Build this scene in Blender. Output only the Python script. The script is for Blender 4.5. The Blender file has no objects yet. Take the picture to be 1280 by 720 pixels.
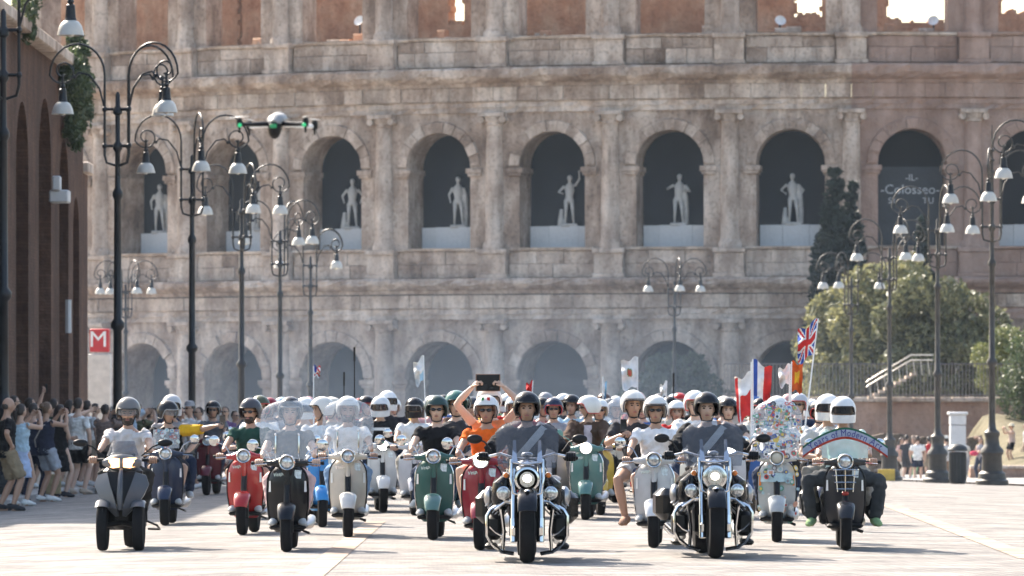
import bpy, math, random
from mathutils import Vector, Matrix, Euler
from mathutils.noise import noise as noise_
random.seed(7)
R = math.radians; PI = math.pi
scn = bpy.context.scene
COL = scn.collection
# ---------------------------------------------------------------- camera, sky, sun, exposure
FPX = 6400.0; HZ = 495.0; CH = 1.58            # focal length in photo pixels, horizon row, eye height
cam_d = bpy.data.cameras.new('camera'); cam = bpy.data.objects.new('camera', cam_d); COL.objects.link(cam)
cam_d.sensor_width = 36.0; cam_d.lens = 36.0*FPX/1280.0
cam_d.shift_y = (HZ-360.0)/1280.0
cam.location = (0, 0, CH); cam.rotation_euler = (R(90), 0, 0)
cam_d.clip_start = 1.0; cam_d.clip_end = 6000
cam_d.dof.use_dof = True; cam_d.dof.focus_distance = 49.0; cam_d.dof.aperture_fstop = 6.8
scn.camera = cam
SUN_EL, SUN_AZ = R(39), R(34)                   # elevation; azimuth measured left of straight ahead
world = bpy.data.worlds.new('World'); scn.world = world; world.use_nodes = True
nt = world.node_tree; bg = nt.nodes['Background']
sky = nt.nodes.new('ShaderNodeTexSky'); sky.sky_type = 'NISHITA'; sky.sun_disc = False
sky.sun_elevation = SUN_EL; sky.sun_rotation = -SUN_AZ; sky.dust_density = 3.0; sky.air_density = 1.2
nt.links.new(sky.outputs[0], bg.inputs[0]); bg.inputs[1].default_value = 0.115
sun_d = bpy.data.lights.new('sun', 'SUN'); sun = bpy.data.objects.new('sun', sun_d); COL.objects.link(sun)
sun_d.energy = 4.6; sun_d.angle = R(0.6); sun_d.color = (1.0, 0.90, 0.78)
sdir = Vector((-math.sin(SUN_AZ)*math.cos(SUN_EL), math.cos(SUN_AZ)*math.cos(SUN_EL), math.sin(SUN_EL)))
sun.rotation_euler = sdir.to_track_quat('Z', 'Y').to_euler(); sun.location = sdir*400
scn.view_settings.view_transform = 'Standard'; scn.view_settings.look = 'None'
scn.view_settings.exposure = 1.6; scn.view_settings.gamma = 1.0
scn.cycles.use_denoising = True
scn.cycles.max_bounces = 6; scn.cycles.diffuse_bounces = 2; scn.cycles.glossy_bounces = 2
scn.cycles.transmission_bounces = 4; scn.cycles.transparent_max_bounces = 12; scn.cycles.volume_bounces = 0
scn.cycles.caustics_reflective = False; scn.cycles.caustics_refractive = False
scn.cycles.volume_step_rate = 6.0; scn.cycles.volume_max_steps = 64
scn.cycles.sample_clamp_indirect = 6.0

# ---------------------------------------------------------------- helpers
class MB:
    """collects shapes, links them as one mesh object"""
    def __init__(s): s.v = []; s.f = []; s.sm = []
    def add(s, vs, fs, smooth=True):
        o = len(s.v); s.v += [tuple(p) for p in vs]
        s.f += [tuple(i+o for i in f) for f in fs]; s.sm += [smooth]*len(fs)
    def box(s, x0, x1, y0, y1, z0, z1):
        s.add([(x0,y0,z0),(x1,y0,z0),(x1,y1,z0),(x0,y1,z0),(x0,y0,z1),(x1,y0,z1),(x1,y1,z1),(x0,y1,z1)],
              [(3,2,1,0),(4,5,6,7),(0,1,5,4),(1,2,6,5),(2,3,7,6),(3,0,4,7)], False)
    def obox(s, c, size, rot=None, ch=0.0):
        """centred box, optional rotation matrix and chamfer"""
        hx, hy, hz = size[0]/2, size[1]/2, size[2]/2
        M = rot or Matrix.Identity(3); c = Vector(c)
        if ch <= 0:
            vs = [c+M@Vector((a*hx,b*hy,d*hz)) for d in (-1,1) for a,b in ((-1,-1),(1,-1),(1,1),(-1,1))]
            s.add(vs, [(3,2,1,0),(4,5,6,7),(0,1,5,4),(1,2,6,5),(2,3,7,6),(3,0,4,7)], False)
        else:
            rings = []
            for zz, ins in ((-hz,ch),(-hz+ch,0),(hz-ch,0),(hz,ch)):
                a, b = hx-ins, hy-ins; k = min(ch, a*.9, b*.9)
                rings.append([c+M@Vector(p+(zz,)) for p in ((-a+k,-b),(a-k,-b),(a,-b+k),(a,b-k),(a-k,b),(-a+k,b),(-a,b-k),(-a,-b+k))])
            s.loft(rings, smooth=True)
    def loft(s, rings, cap=True, smooth=True, closed=True):
        n = len(rings[0]); vs = [p for r in rings for p in r]; fs = []
        for i in range(len(rings)-1):
            for j in range(n if closed else n-1):
                a = i*n+j; b = i*n+(j+1)%n
                fs.append((a, b, b+n, a+n))
        if cap and closed:
            fs.append(tuple(range(n-1,-1,-1))); fs.append(tuple(range((len(rings)-1)*n, len(rings)*n)))
        s.add(vs, fs, smooth)
    def tube(s, pts, r, n=8, cap=True, closed=False):
        pts = [Vector(p) for p in pts]; m = len(pts)
        rr = r if isinstance(r, (list, tuple)) else [r]*m
        t0 = (pts[1]-pts[0]).normalized()
        up = Vector((0,0,1)) if abs(t0.z) < .9 else Vector((1,0,0))
        u = t0.cross(up).normalized(); rings = []
        for i in range(m):
            a = pts[max(i-1,0)] if not closed else pts[(i-1)%m]
            b = pts[min(i+1,m-1)] if not closed else pts[(i+1)%m]
            t = (b-a).normalized() if (b-a).length > 1e-9 else t0
            u = (u - t*u.dot(t)).normalized(); w = t.cross(u)
            rings.append([pts[i]+(u*math.cos(2*PI*j/n)+w*math.sin(2*PI*j/n))*rr[i] for j in range(n)])
        if closed: rings.append(rings[0]); cap = False
        s.loft(rings, cap)
    def lathe(s, prof, c=(0,0,0), n=16, rot=None, a0=0, a1=2*PI):
        M = rot or Matrix.Identity(3); c = Vector(c); full = abs(a1-a0-2*PI) < 1e-6
        k = n if full else n+1
        rings = [[c+M@Vector((r*math.cos(a0+(a1-a0)*j/n), r*math.sin(a0+(a1-a0)*j/n), z)) for j in range(k)] for r, z in prof]
        s.loft(rings, cap=full, closed=full)
    def ell(s, c, r3, n=14, m=9, rot=None, f=None):
        M = rot or Matrix.Identity(3); c = Vector(c); rings = []
        for i in range(m+1):
            th = PI*i/m
            th = min(max(th, .02), PI-.02); ring = []
            for j in range(n):
                ph = 2*PI*j/n
                d = Vector((math.sin(th)*math.cos(ph), math.sin(th)*math.sin(ph), -math.cos(th)))
                p = Vector((d.x*r3[0], d.y*r3[1], d.z*r3[2]))
                if f: p = f(p)
                ring.append(c+M@p)
            rings.append(ring)
        s.loft(rings)
    def etube(s, pts, ab, n=12, side=(1,0,0)):
        """loft of ellipses: ab = (half width along side, half depth) per point"""
        pts = [Vector(p) for p in pts]; sd = Vector(side); rings = []
        for i, p in enumerate(pts):
            t = (pts[min(i+1,len(pts)-1)]-pts[max(i-1,0)]).normalized()
            u = (sd - t*sd.dot(t)).normalized(); w = t.cross(u)
            rings.append([p+u*(ab[i][0]*math.cos(2*PI*j/n))+w*(ab[i][1]*math.sin(2*PI*j/n)) for j in range(n)])
        s.loft(rings)
    def grid(s, fn, nu, nv, smooth=True):
        vs = [fn(i/nu, j/nv) for j in range(nv+1) for i in range(nu+1)]
        fs = [(j*(nu+1)+i, j*(nu+1)+i+1, (j+1)*(nu+1)+i+1, (j+1)*(nu+1)+i) for j in range(nv) for i in range(nu)]
        s.add(vs, fs, smooth)
    def shell(s, fn, nu, nv, th=(0,.012,0)):
        """a bent sheet of real thickness"""
        th = Vector(th); N = (nu+1)*(nv+1)
        a = [Vector(fn(i/nu, j/nv)) for j in range(nv+1) for i in range(nu+1)]
        vs = a+[p+th for p in a]; fs = []
        for j in range(nv):
            for i in range(nu):
                q = (j*(nu+1)+i, j*(nu+1)+i+1, (j+1)*(nu+1)+i+1, (j+1)*(nu+1)+i)
                fs.append(q); fs.append(tuple(x+N for x in reversed(q)))
        rim = list(range(nu+1))+[j*(nu+1)+nu for j in range(1,nv+1)]+[nv*(nu+1)+i for i in range(nu-1,-1,-1)]+[j*(nu+1) for j in range(nv-1,0,-1)]
        for i in range(len(rim)):
            p, q = rim[i], rim[(i+1)%len(rim)]; fs.append((q, p, p+N, q+N))
        s.add(vs, fs)
    def mesh(s, name, ang=40):
        me = bpy.data.meshes.new(name); me.from_pydata(s.v, [], s.f)
        me.polygons.foreach_set('use_smooth', s.sm)
        me.update()
        if any(s.sm):
            try: me.set_sharp_from_angle(angle=R(ang))
            except Exception: pass
        return me
    def build(s, name, mat=None, parent=None, ang=40):
        me = s.mesh(name, ang)
        return link(name, me, mat, parent)

def link(name, me, mat=None, parent=None):
    o = bpy.data.objects.new(name, me); COL.objects.link(o)
    if mat:
        if len(me.materials) == 0: me.materials.append(mat)
        else:
            o.material_slots[0].link = 'OBJECT'; o.material_slots[0].material = mat
    o.parent = parent
    return o
LABELS = {}
def tag(o, label, cat, group=None):
    o['label'] = label; o['category'] = cat
    if group: o['group'] = group
    LABELS.setdefault(label, []).append(o)
    return o
def thing(name, label, cat, loc=(0,0,0), rz=0.0, group=None):
    o = bpy.data.objects.new(name, None); COL.objects.link(o)
    o.empty_display_size = .1; o.location = loc; o.rotation_euler = (0,0,rz)
    return tag(o, label, cat, group)
def struct(o): o['kind'] = 'structure'; return o
def stuff(o): o['kind'] = 'stuff'; return o
def smoothstep(a, b, x):
    t = min(max((x-a)/(b-a), 0), 1); return t*t*(3-2*t)

# pixel <-> place
def gz(x, y):
    """height of the roadway: cambered, then falling towards the amphitheatre"""
    xx = max(min(x, 14), -8.2)
    c = -0.0034*xx*xx if xx < 0 else -0.0012*xx*xx
    t = max(0.0, y-92.0); s = -0.0135*t
    s = max(s, -2.12) if y < 240 else -2.12
    return c*(1-smoothstep(200, 250, y)) + s
def ground_at(px, py):
    """the place on the roadway seen at this pixel of the photograph"""
    y = 20.0
    while y < 400:
        x = (px-640)*y/FPX
        if CH-(py-HZ)*y/FPX <= gz(x, y): break
        y += .1
    return Vector((x, y, gz(x, y)))
def X_at(px, y): return (px-640)*y/FPX
def Z_at(py, y): return CH-(py-HZ)*y/FPX

# ---------------------------------------------------------------- materials
MATS = {}
def nodes_of(m):
    m.use_nodes = True; t = m.node_tree
    return t, t.nodes, t.links, t.nodes['Principled BSDF']
def simple(name, col, rough=.5, metal=0.0, var=.12, vscale=6.0, bump=0.0, bscale=40.0, coat=0.0, emit=None, es=0.0, spec=None):
    if name in MATS: return MATS[name]
    m = bpy.data.materials.new(name); t, N, L, b = nodes_of(m)
    b.inputs['Roughness'].default_value = rough; b.inputs['Metallic'].default_value = metal
    b.inputs['Coat Weight'].default_value = coat; b.inputs['Coat Roughness'].default_value = .05
    if spec is not None: b.inputs['Specular IOR Level'].default_value = spec
    tc = N.new('ShaderNodeTexCoord'); nz = N.new('ShaderNodeTexNoise'); nz.inputs['Scale'].default_value = vscale
    nz.inputs['Detail'].default_value = 4
    L.new(tc.outputs['Object'], nz.inputs['Vector'])
    cr = N.new('ShaderNodeValToRGB'); cr.color_ramp.elements[0].position = .3; cr.color_ramp.elements[1].position = .7
    c0 = tuple(max(0, c*(1-var)) for c in col); c1 = tuple(min(1, c*(1+var)) for c in col)
    cr.color_ramp.elements[0].color = c0+(1,); cr.color_ramp.elements[1].color = c1+(1,)
    L.new(nz.outputs['Fac'], cr.inputs[0]); L.new(cr.outputs[0], b.inputs['Base Color'])
    if bump > 0:
        n2 = N.new('ShaderNodeTexNoise'); n2.inputs['Scale'].default_value = bscale; L.new(tc.outputs['Object'], n2.inputs['Vector'])
        bp = N.new('ShaderNodeBump'); bp.inputs['Strength'].default_value = bump; bp.inputs['Distance'].default_value = .02
        L.new(n2.outputs['Fac'], bp.inputs['Height']); L.new(bp.outputs[0], b.inputs['Normal'])
    if emit:
        b.inputs['Emission Color'].default_value = tuple(emit)+(1,); b.inputs['Emission Strength'].default_value = es
    MATS[name] = m; return m
def stone(name, cols, streak=.5, brick=None, scale=.35, axis='xz', pits=.35):
    """weathered masonry on world position: blotches, rain streaks, pits, optional brick courses"""
    if name in MATS: return MATS[name]
    m = bpy.data.materials.new(name); t, N, L, b = nodes_of(m)
    b.inputs['Roughness'].default_value = .9; b.inputs['Specular IOR Level'].default_value = .2
    ge = N.new('ShaderNodeNewGeometry')
    def noise(sc, det=6, vec=None, rough=.6):
        z = N.new('ShaderNodeTexNoise'); z.inputs['Scale'].default_value = sc; z.inputs['Detail'].default_value = det
        z.inputs['Roughness'].default_value = rough
        L.new(vec or ge.outputs['Position'], z.inputs['Vector']); return z
    a = noise(scale); ramp = N.new('ShaderNodeValToRGB'); e = ramp.color_ramp.elements
    e[0].position = .32; e[0].color = cols[0]+(1,); e[1].position = .68; e[1].color = cols[2]+(1,)
    k = e.new(.5); k.color = cols[1]+(1,)
    L.new(a.outputs['Fac'], ramp.inputs[0]); out = ramp.outputs[0]
    if brick:
        mp = N.new('ShaderNodeSeparateXYZ'); L.new(ge.outputs['Position'], mp.inputs[0])
        cb = N.new('ShaderNodeCombineXYZ'); L.new(mp.outputs[{'x':0,'y':1}[axis[0]]], cb.inputs[0]); L.new(mp.outputs[2], cb.inputs[1])
        bt = N.new('ShaderNodeTexBrick'); L.new(cb.outputs[0], bt.inputs['Vector'])
        bt.inputs['Scale'].default_value = 1.0; bt.inputs['Brick Width'].default_value = brick[0]; bt.inputs['Row Height'].default_value = brick[1]
        bt.inputs['Mortar Size'].default_value = brick[1]*.10; bt.inputs['Color1'].default_value = (1,1,1,1); bt.inputs['Color2'].default_value = (.72,.72,.72,1)
        bt.inputs['Mortar'].default_value = (.62,.62,.60,1)
        mx = N.new('ShaderNodeMixRGB'); mx.blend_type = 'MULTIPLY'; mx.inputs[0].default_value = .8
        L.new(out, mx.inputs[1]); L.new(bt.outputs['Color'], mx.inputs[2]); out = mx.outputs[0]
    vm = N.new('ShaderNodeVectorMath'); vm.operation = 'MULTIPLY'; vm.inputs[1].default_value = (1.3, 1.3, .33)
    L.new(ge.outputs['Position'], vm.inputs[0])
    st = noise(1.0, 5, vm.outputs[0]); sr = N.new('ShaderNodeValToRGB')
    sr.color_ramp.elements[0].position = .42; sr.color_ramp.elements[1].position = .62
    sr.color_ramp.elements[0].color = (.36,.33,.31,1); sr.color_ramp.elements[1].color = (1,1,1,1)
    L.new(st.outputs['Fac'], sr.inputs[0])
    mx = N.new('ShaderNodeMixRGB'); mx.blend_type = 'MULTIPLY'; mx.inputs[0].default_value = streak
    L.new(out, mx.inputs[1]); L.new(sr.outputs[0], mx.inputs[2]); out = mx.outputs[0]
    f = noise(5.0, 5); fr = N.new('ShaderNodeValToRGB'); fr.color_ramp.elements[0].position = .33; fr.color_ramp.elements[1].position = .5
    fr.color_ramp.elements[0].color = (.4,.38,.36,1); fr.color_ramp.elements[1].color = (1,1,1,1)
    L.new(f.outputs['Fac'], fr.inputs[0])
    mx = N.new('ShaderNodeMixRGB'); mx.blend_type = 'MULTIPLY'; mx.inputs[0].default_value = pits
    L.new(out, mx.inputs[1]); L.new(fr.outputs[0], mx.inputs[2]); L.new(mx.outputs[0], b.inputs['Base Color'])
    bp = N.new('ShaderNodeBump'); bp.inputs['Strength'].default_value = .7; bp.inputs['Distance'].default_value = .12
    L.new(f.outputs['Fac'], bp.inputs['Height']); L.new(bp.outputs[0], b.inputs['Normal'])
    MATS[name] = m; return m
def glass(name, tint=(1,1,1), alpha=.25, rough=.08, col=(.82,.84,.86)):
    if name in MATS: return MATS[name]
    m = bpy.data.materials.new(name); t, N, L, b = nodes_of(m)
    tr = N.new('ShaderNodeBsdfTransparent'); tr.inputs[0].default_value = tint+(1,)
    b.inputs['Base Color'].default_value = col+(1,); b.inputs['Roughness'].default_value = rough; b.inputs['IOR'].default_value = 1.35
    tc = N.new('ShaderNodeTexCoord'); nz = N.new('ShaderNodeTexNoise'); nz.inputs['Scale'].default_value = 9
    L.new(tc.outputs['Object'], nz.inputs['Vector'])
    mr = N.new('ShaderNodeMapRange'); mr.inputs[3].default_value = alpha*.7; mr.inputs[4].default_value = alpha*1.3
    L.new(nz.outputs['Fac'], mr.inputs[0])
    mx = N.new('ShaderNodeMixShader'); L.new(mr.outputs[0], mx.inputs[0]); L.new(tr.outputs[0], mx.inputs[1]); L.new(b.outputs[0], mx.inputs[2])
    L.new(mx.outputs[0], N['Material Output'].inputs[0]); MATS[name] = m; return m
def leafmat(name, c0, c1):
    if name in MATS: return MATS[name]
    m = bpy.data.materials.new(name); t, N, L, b = nodes_of(m); b.inputs['Roughness'].default_value = .55
    ge = N.new('ShaderNodeNewGeometry'); ri = N.new('ShaderNodeValToRGB')
    ri.color_ramp.elements[0].color = c0+(1,); ri.color_ramp.elements[1].color = c1+(1,)
    L.new(ge.outputs['Random Per Island'], ri.inputs[0]); L.new(ri.outputs[0], b.inputs['Base Color'])
    tl = N.new('ShaderNodeBsdfTranslucent'); L.new(ri.outputs[0], tl.inputs[0])
    mx = N.new('ShaderNodeMixShader'); mx.inputs[0].default_value = .3; L.new(b.outputs[0], mx.inputs[1]); L.new(tl.outputs[0], mx.inputs[2])
    L.new(mx.outputs[0], N['Material Output'].inputs[0]); MATS[name] = m; return m
def text_mesh(txt, size, mat, parent, name='lettering', depth=.004, shear=0.0, font_space=1.0):
    cu = bpy.data.curves.new('t', 'FONT'); cu.body = txt; cu.size = size; cu.extrude = depth; cu.align_x = 'CENTER'; cu.align_y = 'CENTER'
    cu.shear = shear; cu.space_character = font_space; cu.resolution_u = 3
    o = bpy.data.objects.new('t', cu); COL.objects.link(o)
    dg = bpy.context.evaluated_depsgraph_get(); me = bpy.data.meshes.new_from_object(o.evaluated_get(dg))
    bpy.data.objects.remove(o); me.name = name; me.materials.clear()
    return link(name, me, mat, parent)

M_TRAV = stone('travertine', ((.265,.185,.138),(.495,.385,.31),(.68,.575,.49)), .6, pits=.6)
M_TRAV2 = stone('travertine_pale', ((.42,.32,.255),(.60,.485,.40),(.72,.62,.535)), .55, scale=.5, pits=.5)
M_VBRICK = stone('restoration_brick', ((.31,.20,.155),(.41,.285,.23),(.50,.37,.31)), .35, scale=.3, pits=.2)
M_OBRICK = stone('inner_brick', ((.47,.24,.145),(.60,.35,.225),(.68,.46,.32)), .3, scale=.6)
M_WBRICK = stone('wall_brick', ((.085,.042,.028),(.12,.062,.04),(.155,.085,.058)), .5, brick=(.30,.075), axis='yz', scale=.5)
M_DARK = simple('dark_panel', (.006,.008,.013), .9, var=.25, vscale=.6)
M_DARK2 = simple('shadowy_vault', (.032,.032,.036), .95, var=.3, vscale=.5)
M_WHITEPANEL = simple('white_barrier', (.55,.56,.57), .6, var=.06)
M_MARBLE = simple('statue_marble', (.46,.45,.43), .6, var=.2, vscale=3)
M_IRON = simple('lamp_iron', (.012,.013,.016), .45, metal=.3, var=.3, bump=.15)
M_BELL = simple('lamp_enamel', (.56,.53,.47), .35, var=.06)
M_PAVE = stone('pavement_stone', ((.25,.235,.22),(.33,.315,.30),(.40,.385,.37)), .2, scale=.6, pits=.2)
M_KERB = stone('kerb_stone', ((.36,.34,.32),(.43,.41,.39),(.50,.48,.46)), .2, scale=1.2, pits=.3)
# ---------------------------------------------------------------- ground, road, pavement
def cobbles():
    m = bpy.data.materials.new('basalt_setts'); t, N, L, b = nodes_of(m)
    ge = N.new('ShaderNodeNewGeometry'); sx = N.new('ShaderNodeSeparateXYZ'); L.new(ge.outputs['Position'], sx.inputs[0])
    cb = N.new('ShaderNodeCombineXYZ'); L.new(sx.outputs[0], cb.inputs[0]); L.new(sx.outputs[1], cb.inputs[1])
    mp = N.new('ShaderNodeMapping'); mp.inputs['Rotation'].default_value = (0,0,R(45)); L.new(cb.outputs[0], mp.inputs[0])
    bt = N.new('ShaderNodeTexBrick'); L.new(mp.outputs[0], bt.inputs['Vector'])
    bt.offset = .5; bt.inputs['Scale'].default_value = 1; bt.inputs['Brick Width'].default_value = .125; bt.inputs['Row Height'].default_value = .12
    bt.inputs['Mortar Size'].default_value = .012; bt.inputs['Mortar Smooth'].default_value = .6
    bt.inputs['Color1'].default_value = (.355,.34,.322,1); bt.inputs['Color2'].default_value = (.262,.252,.242,1); bt.inputs['Mortar'].default_value = (.13,.125,.12,1)
    n1 = N.new('ShaderNodeTexNoise'); n1.inputs['Scale'].default_value = 1.1; n1.inputs['Detail'].default_value = 7; L.new(ge.outputs['Position'], n1.inputs['Vector'])
    r1 = N.new('ShaderNodeValToRGB'); r1.color_ramp.elements[0].position = .35; r1.color_ramp.elements[1].position = .65
    r1.color_ramp.elements[0].color = (.72,.71,.70,1); r1.color_ramp.elements[1].color = (1.12,1.1,1.06,1); L.new(n1.outputs['Fac'], r1.inputs[0])
    vm = N.new('ShaderNodeVectorMath'); vm.operation = 'MULTIPLY'; vm.inputs[1].default_value = (.8,1.9,0); L.new(ge.outputs['Position'], vm.inputs[0])
    n2 = N.new('ShaderNodeTexNoise'); n2.inputs['Scale'].default_value = 1.5; n2.inputs['Detail'].default_value = 5; L.new(vm.outputs[0], n2.inputs['Vector'])
    r2 = N.new('ShaderNodeValToRGB'); r2.color_ramp.elements[0].position = .38; r2.color_ramp.elements[1].position = .6
    r2.color_ramp.elements[0].color = (.8,.8,.82,1); r2.color_ramp.elements[1].color = (1.06,1.05,1.04,1); L.new(n2.outputs['Fac'], r2.inputs[0])
    a = N.new('ShaderNodeMixRGB'); a.blend_type = 'MULTIPLY'; a.inputs[0].default_value = 1; L.new(bt.outputs['Color'], a.inputs[1]); L.new(r1.outputs[0], a.inputs[2])
    c = N.new('ShaderNodeMixRGB'); c.blend_type = 'MULTIPLY'; c.inputs[0].default_value = 1; L.new(a.outputs[0], c.inputs[1]); L.new(r2.outputs[0], c.inputs[2])
    L.new(c.outputs[0], b.inputs['Base Color']); b.inputs['Roughness'].default_value = .85; b.inputs['Specular IOR Level'].default_value = .12
    n3 = N.new('ShaderNodeTexNoise'); n3.inputs['Scale'].default_value = 2.2; n3.inputs['Detail'].default_value = 5; L.new(ge.outputs['Position'], n3.inputs['Vector'])
    inv = N.new('ShaderNodeMath'); inv.operation = 'MULTIPLY_ADD'; inv.inputs[1].default_value = -.35; L.new(bt.outputs['Fac'], inv.inputs[0]); L.new(n3.outputs['Fac'], inv.inputs[2])
    bp = N.new('ShaderNodeBump'); bp.inputs['Strength'].default_value = .9; bp.inputs['Distance'].default_value = .06
    L.new(inv.outputs[0], bp.inputs['Height']); L.new(bp.outputs[0], b.inputs['Normal'])
    return m
M_COB = cobbles()
XL = -8.2                                              # line of the left kerb
def sheet(name, xs, ys, f, mat):
    m = MB(); nx, ny = len(xs), len(ys)
    m.add([(x, y, f(x, y)) for y in ys for x in xs], [(j*nx+i, j*nx+i+1, (j+1)*nx+i+1, (j+1)*nx+i) for j in range(ny-1) for i in range(nx-1)])
    return struct(m.build(name, mat))
ys = [5+i*4 for i in range(75)]+[310, 330, 360, 420, 520, 700, 1000, 1600, 2600]
M_EARTH = stone('dry_earth', ((.26,.20,.13),(.34,.27,.18),(.42,.34,.24)), .1, scale=.3, pits=.3)
sheet('ground', [-2000,-600,-200,-80,-40,-20,-8.6,14.2,24,40,80,200,600,2000], ys, lambda x, y: gz(x, y)-.35, M_EARTH)
rx = [XL+i*.74 for i in range(31)]
sheet('road', rx, [5+i*4 for i in range(62)], gz, M_COB)
M_LINE = simple('faded_orange_paint', (.36,.285,.225), .9, var=.35, vscale=2, spec=.1)
def stripe(name, a, b, w, label):
    m = MB(); n = 30; p, q = Vector(a), Vector(b); d = (q-p).normalized(); s = Vector((-d.y, d.x, 0))*w/2
    vs = []
    for i in range(n+1):
        c = p.lerp(q, i/n)
        for k in (-1, 1):
            v = c+s*k; vs.append((v.x, v.y, gz(v.x, v.y)+.006))
    m.add(vs, [(2*i, 2*i+1, 2*i+3, 2*i+2) for i in range(n)])
    return struct(m.build(name, M_LINE))
a, b = ground_at(1112, 632), ground_at(1290, 699); stripe('road_marking', (a.x,a.y,0), (b.x,b.y,0), .26, '')
a, b = ground_at(470, 652), ground_at(385, 722); stripe('road_marking', (a.x,a.y,0), (b.x,b.y,0), .26, '')
# left pavement: slab surface plus single kerb stones
m = MB(); px_ = [XL-.32-i*.7 for i in range(5)][::-1]
m.add([(x, 30+j*4, gz(XL, 30+j*4)+.125) for j in range(46) for x in px_], [(j*5+i, j*5+i+1, (j+1)*5+i+1, (j+1)*5+i) for j in range(45) for i in range(4)])
pave = struct(m.build('pavement', M_PAVE))
for j in range(100):
    y0 = 40+j*1.1; z = gz(XL, y0+.55); mb = MB()
    mb.obox((XL-.16, y0+.55, z-.02+random.uniform(-.006,.006)), (.315, 1.085, .31), Matrix.Rotation(random.uniform(-.006,.006), 3, 'Z'), .018)
    mb.build('kerb_stone', M_KERB, pave)
# right pavement
XR = 14.0
m = MB(); m.add([(x, 30+j*4, gz(14, 30+j*4)+.05+(x-XR)*.003) for j in range(54) for x in (XR, XR+3, XR+6, XR+10)], [(j*4+i, j*4+i+1, (j+1)*4+i+1, (j+1)*4+i) for j in range(53) for i in range(3)])
struct(m.build('pavement', M_PAVE))
# piazza at the foot of the amphitheatre
m = MB(); m.add([(-60,236,-2.14),(60,236,-2.14),(60,300,-2.14),(-60,330,-2.14)], [(0,1,2,3)]); struct(m.build('piazza', M_PAVE))

# ---------------------------------------------------------------- the amphitheatre
RR = 74.0; BAY = 7.08; CX, CY = 23.3, 298.0+RR; DT = BAY/RR
amph = thing('amphitheatre', 'huge ancient stone amphitheatre with tiers of arches between half columns', 'amphitheatre', (CX, CY, 0))
def pt(s, d, z): t = s/RR; return Vector(((RR+d)*math.sin(t), -(RR+d)*math.cos(t), z))
def cbox(mb, s0, s1, d0, d1, z0, z1, n=1, ch=0.0):
    """box bent to the ring; ch pulls in the outer face for a worn edge"""
    rings = []
    for i in range(n+1):
        s = s0+(s1-s0)*i/n
        rings.append([pt(s,d0,z0), pt(s,d1-ch,z0), pt(s,d1,z0+ch), pt(s,d1,z1-ch), pt(s,d1-ch,z1), pt(s,d0,z1)])
    mb.loft(rings, smooth=False)
def place(o, k): o.rotation_euler = (0, 0, -k*DT); return o
KS = range(-2, 10)
# storey: (floor, base of opening, spring, half width, wall top, arch depth)
def arch_pts(w, zs, n=14): return [(-w*math.cos(PI*i/n), zs+w*math.sin(PI*i/n)) for i in range(n+1)]
def bay_wall(z0, zb, zs, w, z1, dep):
    mb = MB(); h = BAY/2
    for sg in (-1, 1):                                # piers
        for i in range(3):
            a = sg*(w+(h-w)*i/3); b = sg*(w+(h-w)*(i+1)/3)
            q = [pt(a,0,z0), pt(b,0,z0), pt(b,0,z1), pt(a,0,z1)]
            mb.add(q if sg > 0 else q[::-1], [(0,1,2,3)], False)
    ap = arch_pts(w, zs)
    for i in range(14):
        (s0, a0), (s1, a1) = ap[i], ap[i+1]
        mb.add([pt(s0,0,a0), pt(s1,0,a1), pt(s1,0,z1), pt(s0,0,z1)], [(0,1,2,3)], False)
    if zb > z0: mb.add([pt(-w,0,z0), pt(w,0,z0), pt(w,0,zb), pt(-w,0,zb)], [(0,1,2,3)], False)
    prof = [(-w, zb)]+ap+[(w, zb)]
    for (s0, a0), (s1, a1) in zip(prof, prof[1:]):
        mb.add([pt(s0,0,a0), pt(s0,-dep,a0), pt(s1,-dep,a1), pt(s1,0,a1)], [(0,1,2,3)], False)
    mb.add([pt(-w,0,zb), pt(w,0,zb), pt(w,-dep,zb), pt(-w,-dep,zb)], [(0,1,2,3)], False)
    return mb
S1 = dict(z0=-2.2, zb=-2.12, zs=2.65, w=2.17, z1=6.1, dep=3.2)
S2 = dict(z0=8.5, zb=10.32, zs=15.15, w=2.0, z1=18.3, dep=2.2)
S3 = dict(z0=20.9, zb=22.8, zs=28.2, w=2.05, z1=31.5, dep=1.6)
def column_mesh(z0, z1, r):
    mb = MB()
    mb.lathe([(r*1.25,z0),(r*1.25,z0+.25),(r*1.06,z0+.42),(r,z0+.55),(r*.99,z0+(z1-z0)*.4),(r*.87,z1-.75)], pt(0,.02,0), 12, None, PI*.98, PI*2.02)
    return mb
def capital_mesh(z1, r):
    mb = MB(); mb.lathe([(r*.87,z1-.78),(r*1.0,z1-.72),(r*.95,z1-.6),(r*1.15,z1-.42),(r*1.2,z1-.28)], pt(0,.02,0), 12, None, PI*.98, PI*2.02)
    cbox(mb, -r*1.4, r*1.4, -.1, r*1.35, z1-.27, z1-.02, 1, .02)
    for sg in (-1, 1): mb.tube([pt(sg*r*1.2,0,z1-.45), pt(sg*r*1.2,r*1.2,z1-.45)], .2, 9)
    return mb
def share(mb, name):
    return mb.mesh(name)
shared = {}
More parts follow.
